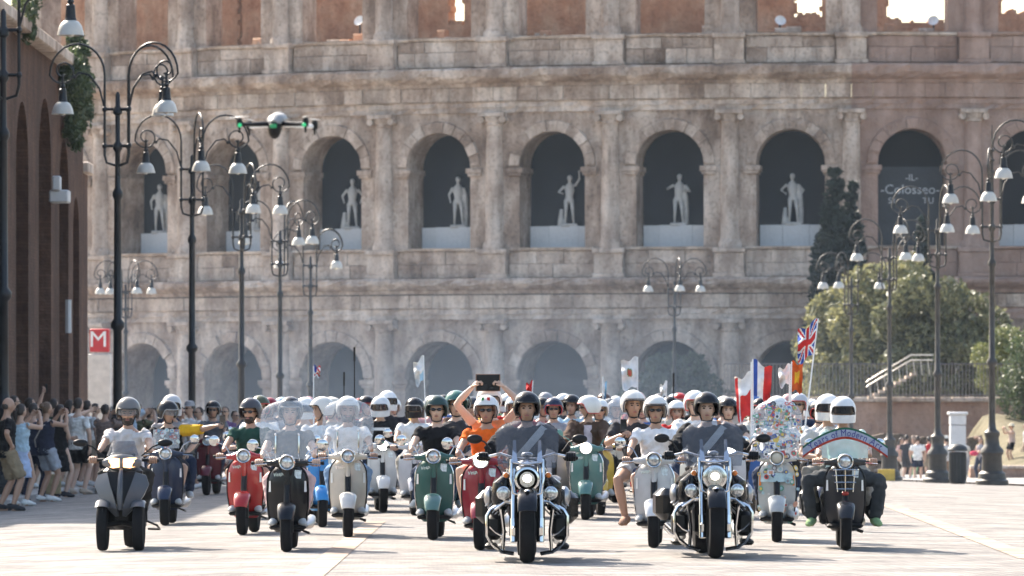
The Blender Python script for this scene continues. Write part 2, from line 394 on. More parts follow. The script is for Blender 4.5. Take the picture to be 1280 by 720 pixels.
for nm, S in (('a',S1),('b',S2),('c',S3)):
    shared[nm+'w'] = share(bay_wall(**S), 'bay_wall'); r = {'a':.62,'b':.56,'c':.54}[nm]
    zb = {'a':-2.12,'b':10.25,'c':22.75}[nm]
    shared[nm+'c'] = share(column_mesh(zb, S['z1'], r), 'half_column'); shared[nm+'k'] = share(capital_mesh(S['z1'], r), 'capital')
    n = 11; w = S['w']
    for i in range(n):                                 # voussoirs, each its own wedge
        mb = MB(); a0, a1 = PI*i/n+.006, PI*(i+1)/n-.006; rings = []
        for q in range(3):
            a = a0+(a1-a0)*q/2; c_, s_ = -math.cos(a), math.sin(a)
            rings.append([pt(c_*(w+.02),-.3,S['zs']+s_*(w+.02)), pt(c_*(w+.02),.13,S['zs']+s_*(w+.02)), pt(c_*(w+.62),.13,S['zs']+s_*(w+.62)), pt(c_*(w+.68),-.05,S['zs']+s_*(w+.68))])
        mb.loft(rings, smooth=False); shared[nm+'v%d'%i] = share(mb, 'voussoir')
    mb = MB(); cbox(mb, w-.22, w+.75, -S['dep']*.9, .2, S['zs']-.42, S['zs']-.12, 1, .03); cbox(mb, w-.12, w+.7, -S['dep']*.9, .15, S['zs']-.6, S['zs']-.425, 1, .02); shared[nm+'i1'] = share(mb, 'impost')
    mb = MB(); cbox(mb, -w-.75, -w+.22, -S['dep']*.9, .2, S['zs']-.42, S['zs']-.12, 1, .03); cbox(mb, -w-.7, -w+.12, -S['dep']*.9, .15, S['zs']-.6, S['zs']-.425, 1, .02); shared[nm+'i0'] = share(mb, 'impost')
def seg(mb, prof, s0, s1, n):
    # worn mouldings: the outer edge is chipped by a little noise
    rows = []
    for i in range(n+1):
        s = s0+(s1-s0)*i/n; row = []
        for d, z in prof:
            e = 0 if i in (0, n) or d < 0 else noise_(Vector((s*1.3+z*3.1+len(mb.v), d*5, z)))
            row.append(pt(s, d-max(0, e)*.28, z+e*.05))
        rows.append(row)
    mb.loft(rows, smooth=False)
mb = MB(); cbox(mb, -.85,.85,-.1,.62,8.75,9.95,1,.03); cbox(mb,-.95,.95,-.1,.72,8.48,8.75,1,.04); cbox(mb,-.95,.95,-.1,.74,9.95,10.24,1,.04); shared['ped2'] = share(mb, 'pedestal')
mb = MB(); cbox(mb, -.85,.85,-.1,.6,21.15,22.45,1,.03); cbox(mb,-.95,.95,-.1,.7,20.92,21.15,1,.04); cbox(mb,-.95,.95,-.1,.74,22.45,22.75,1,.04); shared['ped3'] = share(mb, 'pedestal')
for k in KS:
    old = k >= 1
    for nm, S in (('a',S1),('b',S2),('c',S3)):
        W = M_TRAV if old or nm == 'a' else M_VBRICK
        place(link('bay_wall', shared[nm+'w'], W, amph), k)
        kk = k+.5                                      # the half column on the left of the bay
        WC = M_TRAV2 if k >= 0 else M_VBRICK
        place(link('half_column', shared[nm+'c'], WC, amph), kk); place(link('capital', shared[nm+'k'], M_TRAV2, amph), kk)
        for i in range(11):
            if nm == 'c' : break
            o = place(link('voussoir', shared[nm+'v%d'%i], random.choice((M_TRAV, M_TRAV2, M_TRAV)) if old or nm == 'a' else M_VBRICK, amph), k)
            o.scale = (1+random.uniform(-.0011,.0011),)*2+(1,)
        if nm != 'c':
            for i in (0, 1): place(link('impost', shared[nm+'i%d'%i], W, amph), k)
    place(link('pedestal', shared['ped2'], M_TRAV2 if k >= 0 else M_VBRICK, amph), k+.5)
    place(link('pedestal', shared['ped3'], M_TRAV2 if k >= 0 else M_VBRICK, amph), k+.5)
    # parapet courses and entablatures, block by block
    h = BAY/2
    def course(z0, z1, d, nb, mat, s0=-h, s1=h, jit=.05):
        cuts = sorted([s0]+[s0+(s1-s0)*(i+random.uniform(-.25,.25))/nb for i in range(1, nb)]+[s1])
        for a, b in zip(cuts, cuts[1:]):
            q = MB(); cbox(q, a+.012, b-.012, -.25, d+random.uniform(-jit,jit), z0+.01, z1-.01, 2, .025)
            place(q.build('stone_block', random.choice(mat), amph), k)
    TT = (M_TRAV, M_TRAV2, M_TRAV2) if old else (M_VBRICK,)
    TT2 = (M_TRAV, M_TRAV2) if old else (M_VBRICK,)
    course(21.0, 21.9, .16, 4, TT, -h+.97, h-.97); course(21.9, 22.55, .12, 3, TT, -h+.97, h-.97)
    course(8.55, 9.35, .14, 4, TT2, -h+.97, h-.97); course(9.35, 10.12, .1, 3, TT2, -h+.97, h-.97)
    course(18.95, 19.8, .28, 5, TT2); course(6.75, 7.55, .28, 4, (M_TRAV, M_TRAV2))
    # continuous mouldings, one length per bay
    for zz, nm in ((18.3,'entablature'), (6.1,'entablature')):
        q = MB(); seg(q, [(-.3,zz),(.2,zz),(.2,zz+.28),(.26,zz+.3),(.26,zz+.58),(.36,zz+.64),(-.3,zz+.64)], -h, h, 12)
        place(q.build('architrave', M_TRAV2 if old else M_VBRICK, amph), k)
        t = zz+1.5; q = MB(); top = 20.9 if zz > 10 else 8.5
        seg(q, [(-.3,t),(.34,t),(.42,t+.2),(.75,t+.32),(1.0,t+.5),(1.06,t+.62),(1.06,top-.12),(.95,top),(-.3,top)], -h, h, 14)
        place(q.build('cornice', M_TRAV if old else M_VBRICK, amph), k)
    for zz in (10.12, 22.55):
        q = MB(); seg(q, [(-.3,zz+.005),(.24,zz+.005),(.3,zz+.08),(.3,zz+.19),(-.3,zz+.19)], -h+.96, h-.96, 3); place(q.build('coping', M_TRAV2 if k >= 0 else M_VBRICK, amph), k)
    # dark inner screens, floors, barriers
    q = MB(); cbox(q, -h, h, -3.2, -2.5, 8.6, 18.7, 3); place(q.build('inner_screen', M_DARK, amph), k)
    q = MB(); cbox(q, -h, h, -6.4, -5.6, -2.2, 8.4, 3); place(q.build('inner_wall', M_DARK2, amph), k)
    q = MB(); cbox(q, -h, h, -7.0, -.31, 20.3, 20.85, 3); cbox(q, -h, h, -7.0, -.31, 7.8, 8.45, 3); place(q.build('vault_floor', M_DARK2, amph), k)  # unseen floor slabs, added to keep sun from leaking in behind the screens
    cut = [-1.93, -1.93+random.uniform(.9,1.4), random.uniform(.9,1.3), 1.93]
    for i in range(3):
        q = MB(); cbox(q, cut[i]+.01, cut[i+1]-.01, -1.95+.02*i, -1.85+.02*i, 10.36, 11.62+.02*(i == 1)); place(q.build('barrier_panel', M_WHITEPANEL, amph), k)
    # ruined brickwork of the inner ring behind the top openings
    holes = {1: (-.05, 1.75, 24.1, 27.5), 0: (-1.15, 2.7, 23.75, 28.2), 4: (-2.0, -.85, 24.0, 27.0), 7: (2.75, 3.2, 22.9, 27.0), -1: (-.8, 1.4, 24.3, 27.4), 8:(-.6,.5,23.6,26.5)}
    q = MB(); top = 29.5+random.uniform(-1.2, 1.5)
    if k in holes:
        a, b, z0, z1 = holes[k]
        cbox(q, -h, a, -6.9, -5.8, 20.8, top, 2); cbox(q, b, h, -6.9, -5.8, 20.8, top-.6, 2); cbox(q, a, b, -6.9, -5.8, 20.8, z0, 1); cbox(q, a, b, -6.9, -5.8, z1, top, 1)
        for j in range(14):                            # ragged edges of the breach
            w_ = random.uniform(.12,.4); z_ = random.uniform(z0, z1-.3)
            if random.random() < .5: cbox(q, a-.02, a+w_*.6, -6.8, -5.85, z_, z_+random.uniform(.15,.5), 1)
            else: cbox(q, b-w_*.6, b+.02, -6.8, -5.85, z_, z_+random.uniform(.15,.5), 1)
            s_ = random.uniform(a, b-.3); cbox(q, s_, s_+w_, -6.8, -5.85, z0-.02, z0+random.uniform(.05,.3), 1)
    else: cbox(q, -h, h, -6.9, -5.8, 20.8, top, 3)
    place(q.build('ruined_brick_wall', M_OBRICK, amph), k)
    for j in range(4):                                 # loose blocks lying on the ledge inside
        s = random.uniform(-1.7, 1.7); q = MB(); cbox(q, s, s+random.uniform(.4,1.0), -2.3, -1.5, 20.86, 22.7+random.uniform(.1,.75), 1, .08); place(q.build('loose_stone', random.choice((M_TRAV2, M_OBRICK)), amph), k)
# sign screen in the restored bay
q = MB(); cbox(q, -1.96, 1.96, -1.75, -1.7, 10.4, 15.0, 2); sg = q.build('sign_screen', simple('sign_grey', (.045,.05,.058), .8), amph)
M_SIGNTXT = simple('sign_letters', (.50,.52,.54), .7)
for txt, z, sz, sx in (('-IL-', 14.35, .55, .1), ('-Colosseo-', 13.65, .78, 0), ('S', 13.0, .5, -1.2), ('I', 13.0, .5, -.95), ('T', 13.0, .5, .9), ('U', 13.0, .5, 1.25)):
    t = text_mesh(txt, sz, M_SIGNTXT, sg, depth=.02); t.location = pt(sx, -1.66, z); t.rotation_euler = (R(90), 0, 0)
# floodlight dishes on the ledge
def dish(px, py, yy, label, tilt):
    x = X_at(px, yy); z = Z_at(py, yy); zb = 22.76
    t = thing('floodlight', label, 'floodlight', (x, yy, zb), 0, 'floodlights on the upper ledge')
    mb = MB(); mb.lathe([(.02,0),(.19,.03),(.31,.12),(.33,.15),(.3,.13),(.16,.06),(.02,.04)], (0,0,z-zb), 16, Euler((R(62),0,R(tilt))).to_matrix()); mb.build('dish', simple('dish_white', (.75,.78,.8), .4), t)
    mb = MB(); mb.tube([(0,.05,0),(0,.05,z-zb)], .06, 6); mb.obox((0,.05,.05), (.4,.4,.1)); mb.build('stand', M_IRON, t)
for k, px, lab, tl in ((5, 450, 'white floodlight dish on the upper ledge near the seven columns left of the cypress', -35), (1, 975, 'blue white floodlight dish on the upper ledge beside the narrow sky opening', 10), (0, 1167, 'grey floodlight dish on the upper ledge before the widest sky opening', -15)):
    yy = 300.6 if k < 3 else 307.5
    if k == 5: lab = 'tilted white floodlight dish on the upper ledge with no sky opening behind it'
    dish(px, 27, yy, lab, tl)
# ---------------------------------------------------------------- statues in the arches
def remesh_obj(mb, voxel, smooth=4):
    me = mb.mesh('tmp'); o = bpy.data.objects.new('tmp', me); COL.objects.link(o)
    md = o.modifiers.new('r', 'REMESH'); md.mode = 'VOXEL'; md.voxel_size = voxel; md.use_smooth_shade = True
    if smooth:
        s = o.modifiers.new('s', 'SMOOTH'); s.iterations = smooth; s.factor = .5
    dg = bpy.context.evaluated_depsgraph_get(); out = bpy.data.meshes.new_from_object(o.evaluated_get(dg))
    bpy.data.objects.remove(o); out.materials.clear()
    return out
def ik(a, b, l1, l2, pole):
    a, b, pole = Vector(a), Vector(b), Vector(pole); d = b-a; L = max(min(d.length, (l1+l2)*.995), abs(l1-l2)*1.05)
    d.normalize(); x = (l1*l1-l2*l2+L*L)/(2*L); h = math.sqrt(max(l1*l1-x*x, 0))
    p = (pole-d*pole.dot(d)); p = p.normalized() if p.length > 1e-6 else Vector((0,1,0))
    return a+d*x+p*h, a+d*L
def statue(px, k, label, lh, rh, lean, drape, stump):
    yb = None; o = thing('statue', label, 'statue', (0,0,0), 0, 'marble statues in the arches')
    # stand just behind the barrier on a block
    s = 0.0; best = None
    for i in range(81):
        s_ = -1.9+i*3.8/80; v = pt(s_-k*BAY, -2.2, 0); X = CX+v.x; Y = CY+v.y; p = 640+FPX*X/Y
        if best is None or abs(p-px) < best[0]: best = (abs(p-px), X, Y)
    o.location = (best[1], best[2], 11.62)
    mb = MB(); H = 3.0/1.8
    hip = [Vector((-.1, 0, .92)), Vector((.1, 0, .94))]
    for i, (fx, fy) in enumerate(((-.13, .0), (.17, -.08))):
        kn, an = ik(hip[i], (fx, fy, .09), .45, .44, (0,-1,0)); mb.tube([hip[i], kn, an], [.095,.062,.04], 8); mb.tube([an, an+Vector((0,-.02,-.04)), an+Vector((.02,-.18,-.06))], [.045,.045,.03], 6)
    sp = [Vector((0,0,.88)), Vector((lean*.4,0,1.08)), Vector((lean,0,1.3)), Vector((lean,0,1.47)), Vector((lean,0,1.56))]
    mb.etube(sp, [(.165,.12),(.14,.1),(.18,.12),(.14,.09),(.055,.055)])
    for sg, hd in ((-1, lh), (1, rh)):
        sh = Vector((lean+sg*.19, 0, 1.43)); el, wr = ik(sh, hd, .3, .28, (sg, .4, -.6)); mb.tube([sh, el, wr], [.062,.05,.032], 8); mb.ell(wr, (.04,.03,.06), 8, 6)
    mb.ell((lean, -.02, 1.69), (.085,.1,.125), 10, 8); mb.ell((lean, .02, 1.73), (.1,.11,.1), 10, 8)
    if drape: mb.etube([(.2,.02,1.35),(.26,.02,1.0),(.28,.03,.5),(.26,.03,.05)], [(.06,.06),(.1,.09),(.11,.1),(.12,.1)])
    if stump: mb.tube([(-.3,.05,0),(-.28,.05,.35),(-.26,.05,.62)], [.13,.1,.07], 8)
    for i in range(len(mb.v)): mb.v[i] = tuple(c*H for c in mb.v[i])
    link('figure', remesh_obj(mb, .05, 3), M_MARBLE, o)
    b = MB(); b.obox((0,0,.06), (.95,.8,.2), None, .03); b.build('plinth', M_MARBLE, o)
statue(440, 5, 'weathered marble statue leaning on a stump in the arch right above the leaning drone arm', (-.28,-.1,.95), (.3,0,.95), .02, False, True)
statue(573, 4, 'slim marble statue with both arms hanging in an arch', (-.27,-.05,.9), (.26,-.05,.88), 0, True, False)
statue(711, 3, 'marble statue raising one arm high with a stump at its leg', (-.22,-.25,1.15), (.36,-.1,1.95), .03, False, True)
statue(848, 2, 'marble statue bending one arm across its chest in an arch', (-.3,-.2,1.35), (.2,-.25,1.25), .05, True, False)
statue(991, 1, 'marble statue with a cloak down its side beside the cypress', (-.25,-.15,1.1), (.25,-.05,1.0), -.02, True, True)
statue(199, 7, 'marble statue half hidden by the edge of the arch nearest the brick wall', (-.27,-.05,.9), (.26,-.05,.92), .02, True, False)
statue(327, 6, 'marble statue half hidden by the edge of the arch behind the lamp posts', (-.27,-.1,1.0), (.3,-.2,1.2), 0, False, True)

# ---------------------------------------------------------------- left brick building
WX = -11.0
wall = thing('brick_building', 'tall dark brick arcade wall with stone coping and hanging ivy', 'building', (WX, 120, 0))
def wallpart(name, mat, fn):
    mb = MB(); fn(mb); return mb.build(name, mat, wall)
Y0, Y1, YE = 88-120, 131.3-120, 132.7-120                # tall part, then a lower end
arches = [(-28,3.0,8.2),(-22.2,3.0,8.2),(-16.4,3.0,8.2),(-10.6,3.0,8.2),(-5.0,2.9,8.2),(.6,3.2,8.6),(5.7,2.6,7.9),(9.2,1.8,6.6)]   # centre, width, crown
def wall_arcade(mb):
    """face of the wall in the plane x=0 (road side), pierced by tall arches"""
    def q(y0, y1, z0, z1): mb.add([(0,y0,z0),(0,y1,z0),(0,y1,z1),(0,y0,z1)], [(0,1,2,3)], False)
    top = 9.6; y = Y0
    for c, w, cr in arches:
        q(y, c-w/2, .6, top); n = 10; r = w/2
        ap = [(c-r*math.cos(PI*i/n), cr-r+r*math.sin(PI*i/n)) for i in range(n+1)]
        for (a, za), (b, zb) in zip(ap, ap[1:]): mb.add([(0,a,za),(0,b,zb),(0,b,top),(0,a,top)], [(0,1,2,3)], False)
        prof = [(c-r,.6)]+ap+[(c+r,.6)]
        for (a, za), (b, zb) in zip(prof, prof[1:]): mb.add([(0,a,za),(-.9,a,za),(-.9,b,zb),(0,b,zb)], [(0,1,2,3)], False)
        y = c+r
    q(y, Y1, .6, top)
    mb.box(-3.0, -.01, Y1-.4, Y1, -1, top); mb.box(-6, -2.2, Y0-11, Y1-.4, -1, top-.3)
    mb.box(-.95, -.9, Y0, Y1-.4, -1, top-.2)
    mb.box(-.9, 0, Y0-11, Y0, -1, top)
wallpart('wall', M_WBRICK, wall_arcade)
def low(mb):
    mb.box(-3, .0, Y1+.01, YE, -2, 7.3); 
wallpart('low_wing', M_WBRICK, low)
for i in range(18):
    y = Y0-.2+i*2.28
    if y > Y1: break
    mb = MB(); mb.obox((-.1, y+1.1, 9.76), (.9, 2.2, .3), None, .04); mb.build('coping_stone', M_TRAV2, wall)
    mb = MB(); mb.obox((.12, y+1.1, .1), (.5, 2.25, 1.5), None, .03); mb.build('plinth_stone', M_TRAV2, wall)
for i in range(3):
    mb = MB(); mb.obox((-.5, Y1+.3+i*.48, 7.45), (1.3, .46, .3), None, .04); mb.build('coping_stone', M_TRAV2, wall)
mb = MB(); mb.obox((.3, 1.2, 6.3), (.45, .7, .3), None, .03); mb.obox((.25,.9,6.6),(.2,.3,.35),None,.03); mb.build('wall_box', M_WHITEPANEL, wall)
mb = MB(); mb.tube([(.3,3.5,3.1),(.3,3.5,3.9)], .08, 6); mb.build('drain_pipe', M_WHITEPANEL, wall)

# ---------------------------------------------------------------- foliage
def leaf_mesh(sampler, n, size, name):
    vs, fs = [], []
    for i in range(n):
        c = sampler()
        if c is None: continue
        u = Vector((random.gauss(0,1), random.gauss(0,1), random.gauss(0,1))).normalized(); w = u.orthogonal().normalized()
        w = (w*math.cos(random.random()*6.3)+u.cross(w)*math.sin(random.random()*6.3))
        s = size*random.uniform(.6,1.35); o = len(vs); v = u.cross(w)*.45
        vs += [c-w*s*.5, c+v*s*.5, c+w*s*.5, c-v*s*.5]; fs.append((o,o+1,o+2,o+3))
    me = bpy.data.meshes.new(name); me.from_pydata([tuple(v) for v in vs], [], fs); return me
def clumps(cs, shell=.35):
    """cs: list of (centre, radius) clumps; leaves thicken towards each clump's skin"""
    tot = [c[1]**2 for c in cs]
    def f():
        c, r = random.choices(cs, tot)[0]
        d = Vector((random.gauss(0,1), random.gauss(0,1), random.gauss(0,1))).normalized()
        q = r*(1-shell*random.random()**1.5)*random.uniform(.9,1.12)
        return Vector(c)+d*q
    return f
M_LEAF_O = leafmat('olive_leaves', (.115,.12,.05), (.38,.36,.175)); M_LEAF_D = leafmat('cypress_leaves', (.007,.015,.010), (.020,.034,.021))
M_LEAF_I = leafmat('ivy_leaves', (.03,.055,.022), (.12,.15,.06)); M_LEAF_B = leafmat('bush_leaves', (.04,.06,.04), (.10,.12,.08)); M_BARK = simple('bark', (.10,.075,.055), .9, bump=.5)
def tree(name, label, cat, loc, cs, n, size, mat, trunk_h, trunk_r, group=None, limbs=5):
    t = thing(name, label, cat, loc, 0, group)
    link('crown', leaf_mesh(clumps(cs), n, size, 'crown'), mat, t)
    mb = MB(); mb.tube([(0,0,-.1),(.05,0,trunk_h*.5),(0,0,trunk_h)], [trunk_r,trunk_r*.8,trunk_r*.5], 8)
    for i in range(limbs):
        c = random.choice(cs)[0]; mb.tube([(0,0,trunk_h*.5), Vector(c)*.5+Vector((0,0,trunk_h*.25)), c], [trunk_r*.5,trunk_r*.3,trunk_r*.1], 6)
    mb.build('trunk', M_BARK, t); return t
def cyp(px, yy, ztop, w, zb, label, n):
    cs = []; H = ztop-zb
    for i in range(26):
        t = i/25; rr = w*(.55+.45*math.sin(PI*min(1,t*1.05+.12)))*(1 if t < .8 else 1-(t-.8)*3.2)
        for q in range(3):
            a = random.random()*6.28; cs.append(((math.cos(a)*rr*.45, math.sin(a)*rr*.45, .6+t*(H-1.0)), max(.25, rr*.62)))
    return tree('cypress_tree', label, 'tree', (X_at(px, yy), yy, zb), cs, n, .42, M_LEAF_D, H*.8, .22, 'cypresses beside the amphitheatre')
cyp(1044, 284, 14.4, 1.6, -2.1, 'tall dark cypress rising past the statue arch', 24000)
cyp(1064, 286, 13.7, 1.25, -2.1, 'slimmer dark cypress standing close against its taller neighbour', 18000)
cyp(1152, 282, 11.6, 1.1, -2.1, 'short dark cypress in front of the arch with the sign', 9000)
def mass(px0, px1, yy, ztops, zb, rad, dep):
    cs = []; n = len(ztops)
    for i, zt in enumerate(ztops):
        x = X_at(px0+(px1-px0)*i/(n-1), yy)
        z = zt-rad*.8
        while z > zb:
            cs.append((Vector((x+random.uniform(-.5,.5), random.uniform(-dep,dep), z)), rad*random.uniform(.65,1.15))); z -= rad*1.05
    xm = X_at((px0+px1)/2, yy)
    return [(Vector((c.x-xm, c.y, c.z-zb+.3)), r) for c, r in cs], xm
cs, xm = mass(1020, 1140, 262, [5.2,6.8,7.6,8.1,8.6,8.4,8.7,8.3], -.5, 1.15, 2.2)
tree('bushy_tree', 'broad olive green bushy tree with sunlit top behind the railings', 'tree', (xm, 262, -1.0), cs, 36000, .32, M_LEAF_O, 4, .3, limbs=9)
cs, xm = mass(1120, 1262, 258, [7.6,7.9,7.4,7.6,7.3,6.9,6.4,5.2], -.3, 1.0, 2.2)
tree('bushy_tree', 'darker leafy tree leaning towards the ivy covered wall', 'tree', (xm, 258, -1.0), cs, 36000, .32, leafmat('olive_leaves_dark', (.055,.065,.03), (.24,.24,.12)), 4, .3, limbs=9)
cs, xm = mass(790, 896, 288, [1.8,2.9,3.7,3.9,3.6,2.6,1.8], -2, .9, 1.5)
tree('laurel_bush', 'dull green laurel bush before a ground floor arch', 'bush', (xm, 288, -2.1), cs, 12000, .34, M_LEAF_B, 3, .15)
cs, xm = mass(1258, 1300, 226, [3.0,4.2,4.9,5.2], .9, .75, .8)
tree('ivy_shrub', 'bright green rounded shrub beside the retaining wall', 'shrub', (xm, 226, .6), cs, 9000, .16, M_LEAF_I, 1.2, .12)
cs, xm = mass(1235, 1272, 236, [4.2,5.0,4.9,4.2], 2.6, .6, .5)
tree('ivy_shrub', 'yellow green creeper hanging over the ruined wall top', 'shrub', (xm, 236, 2.0), cs, 6000, .16, leafmat('creeper_leaves', (.07,.10,.03), (.25,.26,.09)), 1.0, .1)
# ivy on the brick building
def ivy(name, label, y, z0, z1, w, n):
    t = thing(name, label, 'ivy', (WX, y, z0), 0, 'ivy on the brick building'); cs = []
    q = 0
    while q < z1-z0:
        k = 1-abs(q/(z1-z0)-.62)*1.1
        cs.append((Vector((.25, random.uniform(-w,w)*k, q)), .45*random.uniform(.7,1.2)*max(.5,k))); q += .13
    link('leaves', leaf_mesh(clumps(cs, .8), n, .13, 'leaves'), M_LEAF_I, t)
    mb = MB(); mb.tube([(.05,0,z1-z0),(.1,.1,(z1-z0)*.5),(.06,0,0)], .03, 5); mb.build('stem', M_BARK, t)
ivy('hanging_ivy', 'long dark ivy curtain hanging down from the coping', 126.0, 7.8, 10.4, 2.4, 12000)
ivy('hanging_ivy', 'leafy ivy growing along the top of the coping', 113.5, 9.6, 11.5, 1.6, 3500)

# ---------------------------------------------------------------- street lamps
def spiral(c, r0, r1, a0, turns, n=22):
    return [(c[0]+(r0+(r1-r0)*i/n)*math.cos(a0+turns*2*PI*i/n), 0, c[1]+(r0+(r1-r0)*i/n)*math.sin(a0+turns*2*PI*i/n)) for i in range(n+1)]
def arm_mesh():
    mb = MB(); x0 = .25
    big = [(x0,0,6.35),(x0,0,7.6)]+[(x0+.53-.53*math.cos(a), 0, 7.87+.6*math.sin(a)) for a in [PI*i/12 for i in range(13)]]
    sp = spiral((1.05,7.95), .26, .08, -.3, -1.3)
    mb.tube(big+sp[1:], [.026]*2+[.022]*13+[.018]*(len(sp)-1), 7)
    mb.tube([(x0,0,7.24),(x0+.1,0,7.62),(x0+.3,0,7.88),(x0+.5,0,7.92),(x0+.58,0,7.84)], .02, 6); mb.ell((x0+.58,0,7.84), (.04,.03,.04), 6, 5)
    mb.tube([(x0,0,6.35),(x0-.04,0,6.2),(x0-.2,0,6.15)], .026, 6)
    mb.tube([(1.06,0,7.9),(1.06,0,7.62)], .026, 6); mb.ell((1.06,0,7.66), (.055,.055,.05), 8, 6)
    for z in (6.52, 7.22): mb.tube([(0,0,z),(x0,0,z)], .03, 6); mb.ell((x0,0,z), (.05,.05,.06), 8, 6)
    return mb.mesh('arm')
ARM = arm_mesh(); BX = (1.06,0,.63)
mb = MB(); mb.lathe([(.03,7.0),(.07,6.97),(.085,6.78),(.09,6.76),(.1,6.74),(.02,6.73)], BX, 14); NECK = mb.mesh('lamp_neck')
mb = MB(); mb.lathe([(.09,6.735),(.13,6.71),(.175,6.65),(.2,6.57),(.215,6.50),(.2,6.50),(.13,6.66),(.02,6.69)], BX, 18); BELL = mb.mesh('lamp_shade')
mb = MB(); mb.ell((1.06,0,7.2), (.08,.08,.1), 10, 8); BULB = mb.mesh('bulb')
def pole_mesh(spike):
    mb = MB(); p = [(.42,0),(.42,.12),(.36,.16),(.34,.3),(.27,.36),(.25,.75),(.3,.82),(.29,.9),(.2,1.0),(.17,1.2),(.2,1.27),(.2,1.34),(.11,1.42),(.085,1.6),(.08,3.0),(.13,3.06),(.135,3.14),(.075,3.22),(.068,5.5),(.1,5.56),(.1,5.63),(.055,5.72),(.05,6.4),(.09,6.46),(.09,6.55),(.048,6.6),(.048,7.1),(.09,7.14),(.09,7.22),(.048,7.28),(.045,7.5),(.02,7.55)]
    mb.lathe(p, (0,0,0), 14)
    if spike:
        mb.tube([(0,0,7.5),(0,0,9.1)], [.045,.012], 6)
        for z in (7.9, 8.2, 8.45): mb.ell((0,0,z), (.07,.07,.05), 8, 6)
    return mb.mesh('post')
POLE = pole_mesh(False); POLE_S = pole_mesh(True)
def lamp(px, yy, ztop, label, azs, spike=False, grp='street lamps of the left row', zb=None, iron=None):
    """ztop = height of the arm tops; the base goes into the ground"""
    sc = 1.0 if zb is not None and abs(ztop-zb-8.47) < .01 else (ztop-zb)/8.47
    t = thing('street_lamp', label, 'street lamp', (X_at(px, yy), yy, zb), 0, grp); t.scale = (sc,)*3
    link('post', POLE_S if spike else POLE, iron or M_IRON, t)
    for az in azs:
        a = link('arm', ARM, iron or M_IRON, t); a.rotation_euler = (0,0,R(az))
        for nm, me, mt in (('lamp_neck', NECK, M_IRON), ('lamp_shade', BELL, M_BELL), ('bulb', BULB, simple('bulb_glass', (.8,.78,.7), .2))): link(nm, me, mt, a)
for px, yy, lab, azs in ((4, 88, 'street lamp by the brick wall with its right arm over the coping', (-5,115,240)), (147, 101, 'tall black three armed street lamp right beside the hanging ivy', (175,-25,40)), (240, 126, 'second street lamp along from the hanging ivy', (180,-75,10)), (302, 153, 'third street lamp along from the hanging ivy', (160,-10,-70)), (350, 181, 'fourth street lamp along from the hanging ivy', (185,-20,60)), (388, 211, 'farthest street lamp of the row from the hanging ivy', (190,-30,35))):
    zb = gz(XL, yy)+.12; zt = {4:9.25,147:8.53,240:8.5,302:8.5,350:8.5,388:8.45}[px]
    lamp(px, yy, zt, lab, azs, zb=zb)
lamp(157, 255, Z_at(326, 255), 'small distant street lamp rising above the red metro sign', (170,-5,-60,130), zb=-2.1, grp='distant street lamps')
lamp(843, 262, Z_at(323, 262), 'lone street lamp in front of the laurel bush', (180,-80,5), zb=-2.1, grp='distant street lamps')
M_IRON2 = simple('lamp_iron_sunlit', (.05,.045,.04), .5, metal=.3, var=.3, bump=.15)  # paler copy of the lamp iron, sunlight put into its colour
for px, yy, top, lab, azs, sp in ((1312, 117, 150, 'street lamp on the right pavement with one arm reaching past the tallest spike', (180,-60,60), False), (1240, 132, 187, 'street lamp with a tall spiked finial beside the litter bin', (165,-100,20), True), (1172, 148, 233, 'street lamp just behind the litter bin without a spike', (180,-80,15), False), (1112, 167, 274, 'street lamp above the yellow roadside board', (180,-65,25), False), (1064, 185, 316, 'right row street lamp standing before the sunlit side of the bushy tree', (185,-120,0), False)):
    zb = gz(X_at(px, yy), yy)
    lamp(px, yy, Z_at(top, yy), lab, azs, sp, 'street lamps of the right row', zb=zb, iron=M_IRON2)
# ---------------------------------------------------------------- metro sign
ym = 150.0; s = ym/FPX
t = thing('metro_sign', 'red metro sign box with a white M on a pale pillar', 'sign', (X_at(125, ym), ym, gz(XL, ym)+.1))
zs0, zs1 = Z_at(440, ym)-t.location.z, Z_at(411, ym)-t.location.z; w = 24*s
mb = MB(); mb.obox((0,0,(zs0+zs1)/2), (w,w*.9,zs1-zs0), None, .02); bx = mb.build('sign_box', simple('metro_red', (.52,.03,.035), .5), t)
q = text_mesh('M', .78, simple('sign_white', (.8,.8,.8), .5), bx); q.location = (-.03,-w*.45-.006,(zs0+zs1)/2+.01); q.rotation_euler = (R(90),0,0); q.scale = (.9,.85,1)
mb = MB(); mb.obox((0,0,zs0/2-.03), (28*s,.5,zs0-.06), None, .02); mb.build('pillar', simple('pillar_white', (.6,.55,.5), .7), t)
# ---------------------------------------------------------------- people
V = Vector
SKINS = [simple('skin_a', (.50,.31,.22), .5, var=.06), simple('skin_b', (.42,.25,.17), .5, var=.06), simple('skin_c', (.58,.38,.28), .5, var=.06)]
def cloth(col):
    n = 'cloth_%02d_%02d_%02d' % tuple(int(c*99) for c in col)
    return simple(n, col, .9, var=.2, vscale=9, bump=.9, bscale=10, spec=.15)
def shell_paint(col, rough=.25): 
    return simple('shell_%02d_%02d_%02d' % tuple(int(c*99) for c in col), col, rough, var=.08, coat=.12, spec=.22)
M_BLK = simple('black_plastic', (.008,.008,.009), .45, var=.2, spec=.25); M_LENS = simple('dark_lens', (.01,.012,.018), .08, var=.1); M_RUB = simple('shoe_rubber', (.03,.03,.032), .7)
M_LIP = simple('lips', (.33,.13,.11), .5); M_EYE = simple('eye_dark', (.03,.02,.016), .2); M_WHT = simple('white_plastic', (.78,.78,.77), .35, var=.04)
WHITE, BLACK, GREY = (.74,.74,.72), (.012,.012,.014), (.3,.3,.31)
